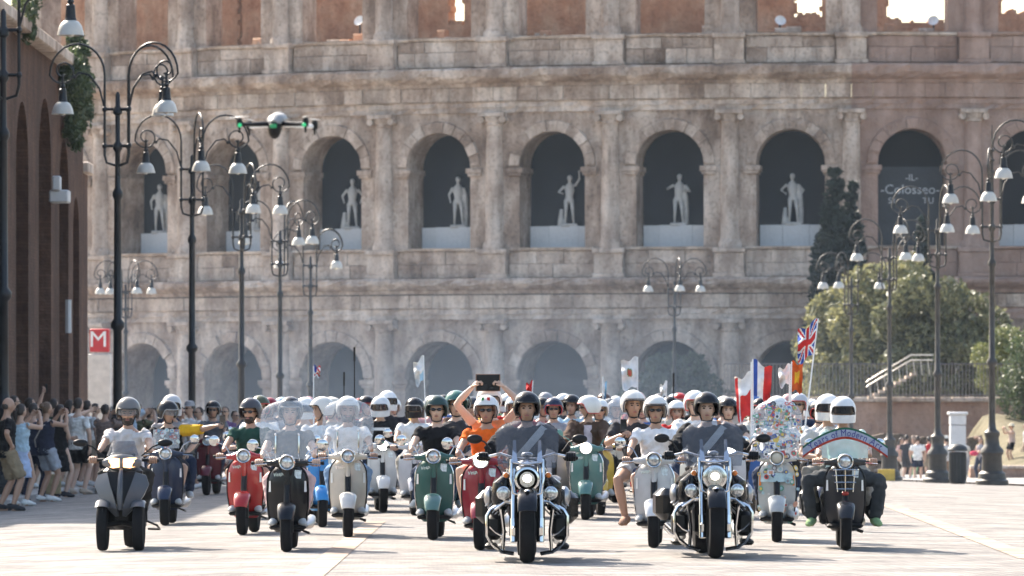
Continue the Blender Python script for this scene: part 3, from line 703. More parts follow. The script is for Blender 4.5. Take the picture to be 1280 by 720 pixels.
def hand(mb, wr, d, up, curl=.5, s=1.0, thumb=1):
    """palm, four unequal bent fingers and a thumb leaving the side of the palm"""
    d = V(d).normalized(); up = V(up); up = (up-d*up.dot(d)).normalized(); sd = d.cross(up)*thumb; wr = V(wr)
    mb.etube([wr-d*.02, wr+d*.03*s, wr+d*.085*s], [(.026*s,.018*s),(.04*s,.02*s),(.042*s,.015*s)], 8, sd)
    for i, L in enumerate((.068,.078,.073,.056)):
        b = wr+d*.08*s+sd*((1.5-i)*.022*s); L *= s
        p1 = b+(d*math.cos(curl*.8)-up*math.sin(curl*.8))*L*.45
        p2 = p1+(d*math.cos(curl*1.9)-up*math.sin(curl*1.9))*L*.33
        p3 = p2+(d*math.cos(curl*2.8)-up*math.sin(curl*2.8))*L*.25
        mb.tube([b-d*.015*s, p1, p2, p3], [.0105*s,.0098*s,.009*s,.007*s], 6)
    b = wr+d*.025*s+sd*.034*s; p1 = b+(d*.7+sd*.6-up*.25*curl).normalized()*.04*s; p2 = p1+(d*.85+sd*.1-up*.5*curl).normalized()*.034*s
    mb.tube([b, p1, p2], [.0135*s,.0115*s,.009*s], 6)
def grip_hand(mb, c, sg):
    """a fist closed round a bar along x at c, seen from the front"""
    c = V(c)
    mb.ell(c+V((0,.03,.018)), (.043,.034,.028), 10, 7)
    for i, r in enumerate((.0105,.0112,.0108,.0092)):
        x = (1.5-i)*.022*(-sg)
        mb.tube([c+V((x,.02,.032)), c+V((x,-.018,.028)), c+V((x,-.032,.0)), c+V((x,-.02,-.026)), c+V((x,.006,-.028))], [r*1.05,r*1.05,r,r*.95,r*.8], 6)
    mb.tube([c+V((-sg*.04,.03,.012)), c+V((-sg*.06,.012,-.008)), c+V((-sg*.052,-.014,-.02))], [.0135,.012,.009], 6)
def head_shape(mb, c, rot):
    def f(p):
        q = p.copy(); t = p.z/.118
        if t < 0: q.x *= 1+.22*t; q.y = q.y*(1+.12*t)-.012*(-t)
        if p.y < -.05 and abs(p.x) < .03 and -.5 < t < .12: q.y -= .016*(1-abs(p.x)/.03)*(1-abs(t+.25)/.4 if abs(t+.25) < .4 else 0)
        return q
    mb.ell(c, (.075,.096,.118), 20, 14, rot, f)
    c = V(c); 
    mb.ell(c+rot@V((0,-.104,-.022)), (.013,.018,.022), 8, 6, rot)
    for sg in (-1, 1): mb.ell(c+rot@V((sg*.077,.01,-.01)), (.012,.02,.032), 8, 6, rot)
def skeleton(pose, **k):
    """joint places; facing -y, root on the ground"""
    J = dict(k); J['pose'] = pose
    if pose == 'ride':
        J.setdefault('pel', V((0,.98,.765))); lean = k.get('lean', .07)
        J['waist'] = J['pel']+V((0,.0,.17)); J['chest'] = J['pel']+V((k.get('dx',0)*.6,-lean*.7,.37)); J['neck'] = J['pel']+V((k.get('dx',0),-lean,.52)); J['head'] = J['neck']+V((0,-.025,.135))
        J.setdefault('hand', [V((-.295,.30,.905)), V((.295,.30,.905))])
        J.setdefault('foot', [V((-.13,.42,.33)), V((.13,.42,.33))]); J['kp'] = k.get('kp', (.45,-1,.55)); J.setdefault('grip', (1,1))
    else:
        H = k.get('h', 1.72)/1.72; J['H'] = H
        J['pel'] = V((0,0,.9)); J['waist'] = V((0,0,1.06)); J['chest'] = V((0,-.01,1.26)); J['neck'] = V((0,0,1.42)); J['head'] = V((0,-.03,1.565))
        J.setdefault('hand', [V((-.26,-.04,.82)), V((.26,-.04,.82))]); st = k.get('stride', .04)
        J.setdefault('foot', [V((-.1,-st,.085)), V((.1,st,.085))]); J['kp'] = (.1,-1,0); J.setdefault('grip', (0,0))
    J['sh'] = [J['neck']+V((s*.178,.02,-.085)) for s in (-1,1)]; J['hip'] = [J['pel']+V((s*.095,-.02,-.02)) for s in (-1,1)]
    J['arm'] = []; J['leg'] = []
    for i, s in enumerate((-1,1)):
        pole = k.get('ep', (s*.8,.3,-.7)) if not isinstance(k.get('ep'), list) else k['ep'][i]
        J['arm'].append(ik(J['sh'][i], J['hand'][i], .285, .265, pole))
        J['leg'].append(ik(J['hip'][i], J['foot'][i], .43, .42, (s*J['kp'][0], J['kp'][1], J['kp'][2])))
    return J
BODY = {}
def crease(me, k=1.0):
    """cloth folds as real relief"""
    nn = [v.normal.copy() for v in me.vertices]
    for v, q in zip(me.vertices, nn):
        p = v.co; a = noise_(Vector((p.x*9+p.z*7, p.y*9, p.z*16-p.x*9))); b = noise_(p*26)
        v.co = p+q*((abs(a)-.25)*.034*k+b*.006*k)
    return me
def person_meshes(key, J, vox):
    """body, and garment blanks, one set per pose"""
    if key in BODY: return BODY[key]
    D = {}; rot = Euler((R(J.get('pitch',0)), 0, R(J.get('yaw',0)))).to_matrix(); J['rot'] = rot
    tor = [J['pel']-V((0,0,.06)), J['pel']+V((0,0,.04)), J['waist'], J['chest'], J['neck']-V((0,0,.075)), J['neck']-V((0,0,.015))]
    f = J.get('fat', 1.0)
    ab = [(.15*f,.11*f),(.168*f,.125*f),(.142*f,.108*f),(.172,.12),(.135,.09),(.06,.058)]
    mb = MB(); mb.etube(tor, ab, 14); mb.tube([J['neck']-V((0,0,.04)), J['head']-V((0,-.01,.06))], [.056,.052], 10)
    for i in (0, 1):
        el, wr = J['arm'][i]; kn, an = J['leg'][i]; sh, hp = J['sh'][i], J['hip'][i]
        mb.tube([sh, sh.lerp(el,.35), el, el.lerp(wr,.3), wr], [.058,.05,.04,.042,.026], 9)
        mb.tube([hp, hp.lerp(kn,.4), kn, kn.lerp(an,.35), an], [.092,.082,.056,.058,.036], 9)
        t = V((0,-1,0)); mb.tube([an, an+V((0,.01,-.045)), an+t*.12+V((0,0,-.05))], [.036,.034,.025], 8)
    head_shape(mb, J['head'], rot)
    body = remesh_obj(mb, vox*.8, 2); hb = MB()
    hands = MB()
    for i in (0, 1):
        s = (-1,1)[i]; el, wr = J['arm'][i]
        if J['grip'][i]: grip_hand(hands, J['hand'][i], s)
        else: hand(hands, wr, (wr-el)+V(J.get('hdir', (0,0,0))), V((0,-.3,1)) if J['pose'] == 'ride' else V((s,-.2,.1)), J.get('curl',.5), 1.0, -s)
    # append the hands to the body so it stays one mesh
    n0 = len(body.vertices); hm = hands.mesh('h')
    vs = [tuple(v.co) for v in body.vertices]+hands.v; fs = [tuple(p.vertices) for p in body.polygons]+[tuple(i+n0 for i in q) for q in hands.f]
    D['hands'] = hm
    me = bpy.data.meshes.new('body'); me.from_pydata(vs, [], fs); me.polygons.foreach_set('use_smooth', [True]*len(fs)); me.update(); bpy.data.meshes.remove(body); D['body'] = me
    def shirt(sleeve, ex, hem):
        mb = MB(); t2 = [J['pel']-V((0,0,hem))]+tor[1:5]+[J['neck']-V((0,-.005,.045))]
        mb.etube(t2, [(a+ex, b+ex) for a, b in ab[:5]]+[(.078+ex*.4,.07+ex*.4)], 16)
        for i in (0,1):
            el, wr = J['arm'][i]; sh = J['sh'][i]
            if sleeve == 1: mb.tube([sh+V((0,0,.005)), sh.lerp(el,.4), sh.lerp(el,.72)], [.058+ex*.5,.054+ex*.5,.055+ex*.5], 9)
            elif sleeve == 2: mb.tube([sh+V((0,0,.005)), sh.lerp(el,.4), el, el.lerp(wr,.5), wr], [.066+ex,.06+ex,.052+ex,.05+ex,.036+ex], 9)
            else: mb.tube([sh, sh.lerp(el,.06)], [.06,.058], 9)
        return crease(remesh_obj(mb, vox*.85, 2))
    def legs(cut, ex, skirt=False):
        mb = MB(); mb.etube([J['pel']-V((0,0,.08)), J['pel']+V((0,0,.02)), J['pel']+V((0,0,.13))], [(.16*f+ex,.12*f+ex),(.172*f+ex,.13*f+ex),(.15*f+ex,.112*f+ex)], 14)
        if skirt: mb.etube([J['pel']+V((0,0,.0)), J['pel']-V((0,0,.2)), J['pel']-V((0,0,.42))], [(.18,.14),(.2,.16),(.225,.18)], 14)
        for i in (0,1):
            if skirt: break
            kn, an = J['leg'][i]; hp = J['hip'][i]
            if cut < 1: mb.tube([hp, hp.lerp(kn,.5), hp.lerp(kn,cut)], [.1+ex,.096+ex,.094+ex], 10)
            else: mb.tube([hp, hp.lerp(kn,.4), kn, kn.lerp(an,.4), kn.lerp(an,.97)], [.1+ex,.092+ex,.068+ex,.068+ex,.056+ex], 10)
        return crease(remesh_obj(mb, vox, 2), .8)
    D['mk'] = (shirt, legs); D['J'] = J; BODY[key] = D; return D
HELM = {}
def helmet_shell(full, e=0.0):
    """open shell with a face opening; full adds the chin bar"""
    mb = MB(); n, m = 36, 12; rx, ry, rz = .137+e, .16+e, .146+e
    def tm(a):                                     # polar angle of the rim, a=0 is the front
        t = smoothstep(R(48), R(78), abs(a)); return R(76)+(R(128)-R(76))*t
    outer, inner = [], []
    for i in range(m+1):
        ro, ri = [], []
        for j in range(n):
            a = -PI+2*PI*j/n; th = max(.03, tm(a)*i/m); d = V((math.sin(th)*math.sin(a), -math.sin(th)*math.cos(a), math.cos(th)))
            p = V((d.x*rx, d.y*ry, d.z*rz)); ro.append(p); ri.append(p*.88)
        outer.append(ro); inner.append(ri)
    mb.loft(outer, False); mb.loft([outer[-1], inner[-1]], False); mb.loft([inner[-1], inner[-4], inner[-8]], False)
    if full:
        def bar(u, v):
            a = R(-86+172*u); z = -.045-.085*v-.01*math.cos(a); k = 1.0-.05*v
            return (rx*1.0*math.sin(a)*k, -ry*1.06*math.cos(a)*k, z)
        mb.shell(bar, 18, 4, (0,.02,0))
    return mb.mesh('helmet')
for f in (0, 1): HELM[f] = helmet_shell(f)
def _vis():
    mb = MB(); mb.shell(lambda u, v: (.128*math.sin(R(-64+128*u)), -.153*math.cos(R(-64+128*u)), .042-.085*v*(1-.35*abs(2*u-1)**3)-.01*abs(2*u-1)**3), 14, 3, (0,.004,0)); return mb.mesh('visor')
HELM['visor'] = _vis()
def _peak():
    mb = MB(); mb.shell(lambda u, v: (.13*math.sin(R(-58+116*u))*(1+.05*v), -.155*math.cos(R(-58+116*u))-.06*v*math.cos(R(-58+116*u)), .05-.006*v), 12, 3, (0,0,.008)); return mb.mesh('peak')
HELM['peak'] = _peak()
def _rim():
    mb = MB(); pts = []
    for j in range(40):
        a = -PI+2*PI*j/40; t = smoothstep(R(48), R(78), abs(a)); th = R(76)+(R(128)-R(76))*t
        pts.append((math.sin(th)*math.sin(a)*.136, -math.sin(th)*math.cos(a)*.159, math.cos(th)*.145))
    mb.tube(pts, .007, 5, closed=True); return mb.mesh('edge_trim')
HELM['rim'] = _rim()
def _gl():
    mb = MB()
    for s in (-1,1): mb.ell((s*.034,-.103,.012), (.028,.012,.019), 10, 6)
    mb.tube([(-.03,-.108,.016),(.03,-.108,.016)], .004, 5)
    for s in (-1,1): mb.tube([(s*.058,-.098,.014),(s*.08,.0,.01)], .004, 5)
    return mb.mesh('sunglasses')
HELM['gl'] = _gl()
mb = MB(); mb.ell((0,0,0), (.014,.007,.008), 8, 6); HELM['eye'] = mb.mesh('eye')
mb = MB(); mb.tube([(-.02,.004,.018),(0,-.002,.023),(.02,.004,.019)], .005, 5); HELM['brow'] = mb.mesh('eyebrow')
mb = MB(); mb.ell((0,-.099,-.062), (.024,.009,.008), 10, 6); HELM['mouth'] = mb.mesh('mouth')
mb = MB(); mb.tube([(-.078,0,-.03),(-.05,-.04,-.115),(0,-.055,-.125),(.05,-.04,-.115),(.078,0,-.03)], .008, 6); HELM['strap'] = mb.mesh('chin_strap')
mb = MB(); mb.ell((0,-.055,-.075), (.06,.05,.045), 12, 8); HELM['beard'] = mb.mesh('beard')
def hair_mesh(kind):
    mb = MB()
    def f(p):
        q = p.copy()
        if p.y < -.03 and p.z < .055: q.y = max(q.y, -.02+.0*p.z); q.x *= .98
        return q
    if kind == 'bald': mb.ell((0,.03,-.01), (.079,.075,.06), 14, 8)
    else: mb.ell((0,.012,.022), (.084,.102,.108), 18, 12, None, f)
    if kind == 'long': mb.etube([(0,.06,.03),(0,.085,-.08),(0,.09,-.2),(0,.08,-.3)], [(.085,.055),(.092,.05),(.088,.045),(.05,.02)], 12)
    if kind == 'bun': mb.ell((0,.11,.06), (.045,.045,.045), 10, 8)
    if kind == 'tail': mb.tube([(0,.1,.04),(0,.15,0),(0,.14,-.1),(0,.12,-.19)], [.03,.035,.03,.01], 8)
    return mb.mesh('hair')
HAIRS = {k: hair_mesh(k) for k in ('short','long','bun','tail','bald')}
def cap_mesh(brim):
    mb = MB(); mb.lathe([(.105,0),(.102,.05),(.08,.09),(.03,.108),(.005,.11)], (0,.01,.03), 18)
    if brim == 'hat': mb.lathe([(.1,.03),(.19,.02),(.195,.028),(.1,.045)], (0,.01,0), 20)
    else: mb.shell(lambda u, v: (.09*math.sin(R(-70+140*u))*(1+.1*v), -.09*math.cos(R(-70+140*u))-.09*v*math.cos(R(-60+120*u)), .035-.01*v), 10, 3, (0,0,.008))
    return mb.mesh('hat')
CAPS = {'hat': cap_mesh('hat'), 'cap': cap_mesh('cap')}
SHOE = {}
def shoe_mesh():
    mb = MB(); mb.etube([(0,.075,-.035),(0,.06,-.01),(0,.0,-.005),(0,-.09,-.03),(0,-.165,-.045),(0,-.185,-.055)], [(.03,.03),(.042,.05),(.045,.055),(.048,.04),(.042,.028),(.02,.012)], 10); return mb.mesh('shoe')
SHOE_ME = shoe_mesh()
def person(label, loc, rz, key, J, top=None, sleeve=1, bottom=None, cut=1, helm=None, hcol=WHITE, trim=BLACK, glasses=True, hair='short', hairc=(.03,.02,.015), skin=0, cap=None, capc=WHITE,
           group=None, vox=.02, shoes=(.6,.6,.58), peak=False, strap=True, skirt=False, glove=False, beard=False, jacket=0, scale=1.0, visor='dark'):
    D = person_meshes(key, J, vox); J = D['J']; shirt, legs = D['mk']; rot = J['rot']
    t = thing('person', label, 'person', loc, rz, group); t.scale = (J.get('H',1)*scale,)*3
    sk = SKINS[skin]; link('body', D['body'], sk, t)
    if top:
        k = ('s', sleeve, jacket)
        if k not in D: D[k] = shirt(sleeve, .016+.014*jacket, .11 if J['pose'] != 'ride' else .07)
        link('jacket' if jacket else 'shirt', D[k], cloth(top), t)
    if bottom:
        k = ('l', cut, skirt)
        if k not in D: D[k] = legs(cut, .008, skirt)
        link('skirt' if skirt else ('trousers' if cut >= 1 else 'shorts'), D[k], cloth(bottom), t)
    for i in (0,1):
        o = link('shoe', SHOE_ME, cloth(shoes), t); o.location = J['leg'][i][1]; o.rotation_euler = (0,0,R((-12,12)[i]))
    hd = J['head']; eu = rot.to_euler()
    def on_head(name, me, mt, off=(0,0,0), par=t):
        o = link(name, me, mt, par)
        if par is t: o.location = hd+rot@V(off); o.rotation_euler = eu
        return o
    if helm:
        full = helm == 'full'
        h = on_head('helmet', HELM[1 if full else 0], shell_paint(hcol), (0,.012,.028)); on_head('edge_trim', HELM['rim'], simple('trim_%d'%int(trim[0]*99), trim, .5), par=h)
        if full or visor == 'clear': on_head('visor', HELM['visor'], M_LENS if full else glass('visor_clear', (.8,.8,.8), .1), par=h)
        if peak: on_head('peak', HELM['peak'], simple('peak_%d'%int(trim[0]*99), trim, .4), par=h)
        if strap and not full: on_head('chin_strap', HELM['strap'], M_BLK)
    else:
        on_head('hair', HAIRS[hair], simple('hair_%d'%int(hairc[0]*99), hairc, .6, bump=.4))
        if cap: on_head('hat', CAPS[cap], cloth(capc), (0,0,.03))
    if glasses: on_head('sunglasses', HELM['gl'], M_LENS)
    else:
        for s in (-1,1): on_head('eye', HELM['eye'], M_EYE, (s*.033,-.093,.008)); on_head('eyebrow', HELM['brow'], M_EYE, (s*.033,-.096,.008))
    on_head('mouth', HELM['mouth'], M_LIP)
    if beard: on_head('beard', HELM['beard'], simple('beard', (.05,.035,.025), .8, bump=.5))
    if glove:
        if 'gl' not in D:
            g_ = D['hands'].copy(); nn = [v.normal.copy() for v in g_.vertices]
            for v, q in zip(g_.vertices, nn): v.co += q*.007
            D['gl'] = g_
        link('glove', D['gl'], M_BLK, t)
    return t
# ---------------------------------------------------------------- two and three wheelers (front wheel touches the ground at the origin, facing -y)
M_TYRE = simple('tyre', (.010,.010,.011), .85, var=.25, bump=.3, bscale=60, spec=.15); M_CHROME = simple('chrome', (.62,.62,.62), .12, metal=1.0, var=.05); M_STEEL = simple('brushed_steel', (.35,.35,.36), .35, metal=.9)
M_SEAT = simple('seat_vinyl', (.02,.018,.017), .55, bump=.2); M_LAMP = simple('lamp_glass', (.5,.5,.49), .1, metal=.6, var=.5, vscale=45); M_AMBER = simple('amber_lens', (.6,.16,.02), .2); M_CLEARL = simple('pale_lens', (.72,.72,.70), .15)
M_LIT = simple('lit_headlight', (.9,.88,.8), .2, emit=(1,.93,.78), es=5.0); M_LITW = simple('lit_warm_headlight', (.6,.32,.14), .2, emit=(1,.5,.2), es=2.0); M_DIMLIT = simple('dim_headlight', (.33,.32,.29), .15, var=.5, vscale=40, emit=(1,.9,.7), es=.06)
M_SCREEN = glass('windscreen', (.96,.97,.98), .26, .06, (.62,.64,.66)); M_SCREEN_D = glass('windscreen_smoked', (.74,.76,.79), .19, .04, (.26,.27,.30))
def paint(n, col, rough=.25): return simple('paint_'+n, col, rough, var=.1, coat=.45 if max(col) > .1 else .1, spec=.3)
def tyre_mesh(r, w):
    mb = MB(); k = w/2
    prof = [(r*.66,-k*.8),(r*.78,-k),(r*.92,-k*.9),(r*.985,-k*.5),(r,0),(r*.985,k*.5),(r*.92,k*.9),(r*.78,k),(r*.66,k*.8)]
    mb.lathe(prof, (0,0,r), 28, Matrix.Rotation(R(90),3,'Y')); return mb.mesh('tyre')
def rim_mesh(r, w):
    mb = MB(); M = Matrix.Rotation(R(90),3,'Y'); k = w*.36
    mb.lathe([(r*.55,-k),(r*.67,-k),(r*.67,k),(r*.55,k),(r*.55,-k)], (0,0,r), 24, M)
    for i in range(6):
        a = 2*PI*i/6; mb.tube([(0,0,r),(0,r*.58*math.sin(a),r+r*.58*math.cos(a))], .014, 6)
    mb.tube([(-k,0,r),(k,0,r)], .035, 10); return mb.mesh('rim')
WM = {}
def wheel(name, t, y, r, w, x=0.0, rim=None):
    k = (r, w)
    if k not in WM: WM[k] = (tyre_mesh(r, w), rim_mesh(r, w))
    o = link(name, WM[k][0], M_TYRE, t); o.location = (x, y, 0)
    link('rim', WM[k][1], rim or M_STEEL, o); return o
SM = {}
def cache(key, fn):
    if key not in SM:
        mb = MB(); fn(mb); SM[key] = mb.mesh(key)
    return SM[key]
SHW = [(0,.125),(.06,.165),(.16,.19),(.4,.212),(.62,.215),(.8,.208),(.9,.18),(.96,.14),(1,.095)]
def lerp_tab(tab, v):
    for (a, p), (b, q) in zip(tab, tab[1:]):
        if v <= b: return p+(q-p)*(v-a)/(b-a)
    return tab[-1][1]
def shield_pt(u, v, off=0.0):
    w = lerp_tab(SHW, v); x = (2*u-1)*w; z = .19+.70*v
    return (x, .17+.11*abs(2*u-1)**2.2+.16*(1-v)**3+.05*v-off, z)
def _shield(mb): mb.shell(lambda u, v: shield_pt(u, v), 16, 18, (0,.022,0))
def _fender(mb):
    def f(u, v):
        b = R(-90+180*u); th = R(68-125*v); rr = .262
        w = .098*(.6+.4*math.sin(PI*min(1,.12+.76*v))); k = rr+.05*(math.cos(b)-1)+.012
        return (w*math.sin(b), -k*math.sin(th), .24+k*math.cos(th)-.0*v)
    mb.shell(f, 12, 16, (0,.004,-.006))
def _edge(mb):
    pts = [shield_pt(0, v/24, .004) for v in range(2, 25)]+[shield_pt(u/10, 1, .004) for u in range(1, 10)]+[shield_pt(1, v/24, .004) for v in range(24, 1, -1)]
    mb.tube(pts, .008, 6)
def _tie(mb):
    mb.loft([[V(shield_pt(.5+k*wd, v, .004+dp)) for k, dp in ((-1,0),(-.75,.03),(0,.042),(.75,.03),(1,0))] for v, wd in ((.38,.05),(.42,.085),(.6,.09),(.8,.07),(.97,.10))], False, closed=False)
def _slots(mb):
    for i in range(3):
        p = V(shield_pt(.5, .44+.045*i, .052)); mb.obox(p, (.045-.006*(2-i),.012,.009), None, .002)
def _headset(mb):
    mb.etube([(-.21,.27,.905),(-.14,.24,.905),(-.07,.21,.91),(0,.2,.915),(.07,.21,.91),(.14,.24,.905),(.21,.27,.905)], [(.028,.03),(.036,.04),(.06,.065),(.075,.085),(.06,.065),(.036,.04),(.028,.03)], 12, (0,0,1))
    mb.tube([(0,.24,.92),(0,.25,.78)], [.075,.06], 10)
def _lampring(mb):
    M = Matrix.Rotation(R(90),3,'X'); mb.lathe([(.072,-.02),(.085,.0),(.085,.02),(.075,.032),(.068,.03),(.068,-.02)], (0,.125,.915), 22, M)
def _lamp(mb): mb.ell((0,.125,.915), (.07,.03,.07), 18, 8)
def _gripm(mb):
    mb.tube([(.2,.275,.905),(.36,.31,.905)], [.017,.018], 10); mb.tube([(.36,.31,.905),(.372,.313,.905)], [.021,.019], 10)
def _lever(mb): mb.tube([(.21,.24,.9),(.27,.235,.895),(.34,.25,.89)], [.008,.007,.007], 6)
def _mirror(mb):
    mb.tube([(.17,.26,.93),(.22,.26,1.02),(.28,.27,1.06),(.33,.28,1.07)], .007, 6)
    mb.lathe([(.004,-.018),(.045,-.012),(.062,0),(.062,.012),(.055,.016),(.004,.017)], (.36,.28,1.09), 18, Matrix.Rotation(R(-80),3,'X'))
def _ind(mb):
    for dz in (0,):
        pts = [shield_pt(.90, .60, .012), shield_pt(.955, .60, .006), shield_pt(.955, .76, .006), shield_pt(.915, .76, .012)]
        a = [V(p) for p in pts]; b = [p+V((0,.02,0)) for p in a]; mb.loft([b, a], True, False)
def _rearbody(mb):
    mb.etube([(0,.62,.40),(0,.74,.46),(0,.95,.50),(0,1.2,.53),(0,1.45,.52),(0,1.58,.52),(0,1.63,.52)], [(.10,.10),(.17,.17),(.225,.2),(.235,.205),(.19,.17),(.12,.12),(.04,.05)], 18)
def _seat(mb):
    mb.etube([(0,.68,.72),(0,.74,.735),(0,.95,.755),(0,1.15,.78),(0,1.4,.79),(0,1.52,.78)], [(.06,.02),(.12,.045),(.155,.055),(.15,.06),(.13,.055),(.06,.02)], 14)
    mb.obox((0,1.05,.69), (.24,.75,.08), None, .03)
def _floor(mb):
    mb.obox((0,.55,.245), (.38,.62,.05), None, .02); mb.obox((0,.55,.285), (.1,.5,.05), None, .02)
    mb.tube([(0,.25,.8),(0,.05,.3)], .035, 8); mb.obox((.055,.02,.3), (.03,.06,.22), None, .01)
def _exh(mb):
    mb.tube([(.14,.95,.24),(.19,1.15,.26),(.2,1.5,.3)], [.03,.055,.05], 10)
def _stand(mb):
    mb.tube([(.08,.7,.22),(.2,.72,.18),(.2,.98,.16),(.1,1.1,.2)], .011, 6)
def _screen(mb): mb.shell(lambda u, v: ((2*u-1)*(.19+.10*math.sin(PI*min(1,.2+v*.62)))*(1 if v < .8 else math.sqrt(max(.02,1-((v-.8)/.2)**2*.85))), .13+.10*(2*u-1)**2+.17*v, .95+.60*v), 14, 16, (0,.004,0))
def _rods(mb):
    for s in (-1,1):
        mb.tube([(s*.12,.19,.93),(s*.12,.17,1.03),(s*.12,.2,1.19)], .009, 6); mb.ell((s*.12,.2,1.2), (.014,.012,.014), 8, 6)
def _sticker(mb):
    p = V(shield_pt(.78, .86, .0)); n = V((.35,-1,-.05)).normalized(); mb.obox(p+V((0,-.006,0)), (.072,.004,.085), Euler((0,R(6),R(18))).to_matrix())
VES_TXT = text_mesh('Vespa', .055, None, None, shear=.3, depth=.002); VES_ME = VES_TXT.data; bpy.data.objects.remove(VES_TXT)
def both(name, me, mat, par):
    a = link(name, me, mat, par); b = link(name, me, mat, par); b.scale = (-1,1,1); return a, b
def scooter(label, loc, rz, body, fender=None, lit=None, screen=None, sticker=True, mirror=None, group=None, simple_=False, seatc=None, inds=None, text=True, edge=False):
    t = thing('scooter', label, 'scooter', loc, rz, group)
    sh = link('leg_shield', cache('leg_shield', _shield), body, t)
    link('horn_cover', cache('horn_cover', _tie), body, sh)
    link('front_fender', cache('front_fender', _fender), fender or body, t)
    wheel('front_wheel', t, 0, .235, .115)
    hb = link('handlebar', cache('handlebar', _headset), body, t)
    link('headlight_ring', cache('headlight_ring', _lampring), M_CHROME, hb); link('headlight', cache('headlight', _lamp), lit or M_LAMP, hb)
    both('grip', cache('grip', _gripm), M_BLK, hb); both('mirror', cache('mirror', _mirror), mirror or M_CHROME, hb)
    link('rear_body', cache('rear_body', _rearbody), body, t); link('seat', cache('seat', _seat), seatc or M_SEAT, t)
    link('floorboard', cache('floorboard', _floor), M_BLK, t); wheel('rear_wheel', t, 1.34, .235, .12)
    if not simple_:
        link('edge_trim', cache('edge_trim', _edge), M_CHROME if edge else M_BLK, sh)
        link('horn_slots', cache('horn_slots', _slots), M_BLK, sh); both('brake_lever', cache('brake_lever', _lever), M_CHROME, hb); both('indicator', cache('indicator', _ind), inds or M_CLEARL, sh)
        link('exhaust', cache('exhaust', _exh), M_STEEL, t); link('side_stand', cache('side_stand', _stand), M_BLK, t)
        if sticker: link('event_sticker', cache('event_sticker', _sticker), simple('sticker_paper', (.62,.70,.72), .6, var=.3, vscale=60), sh)
        if text:
            o = link('lettering', VES_ME, M_CHROME, sh); p = V(shield_pt(.27, .86, .008)); o.location = p; o.rotation_euler = (R(86), R(-10), R(-20))
    if screen:
        s = link('windscreen', cache('windscreen', _screen), screen, t); link('screen_rods', cache('screen_rods', _rods), M_CHROME, s)
    return t
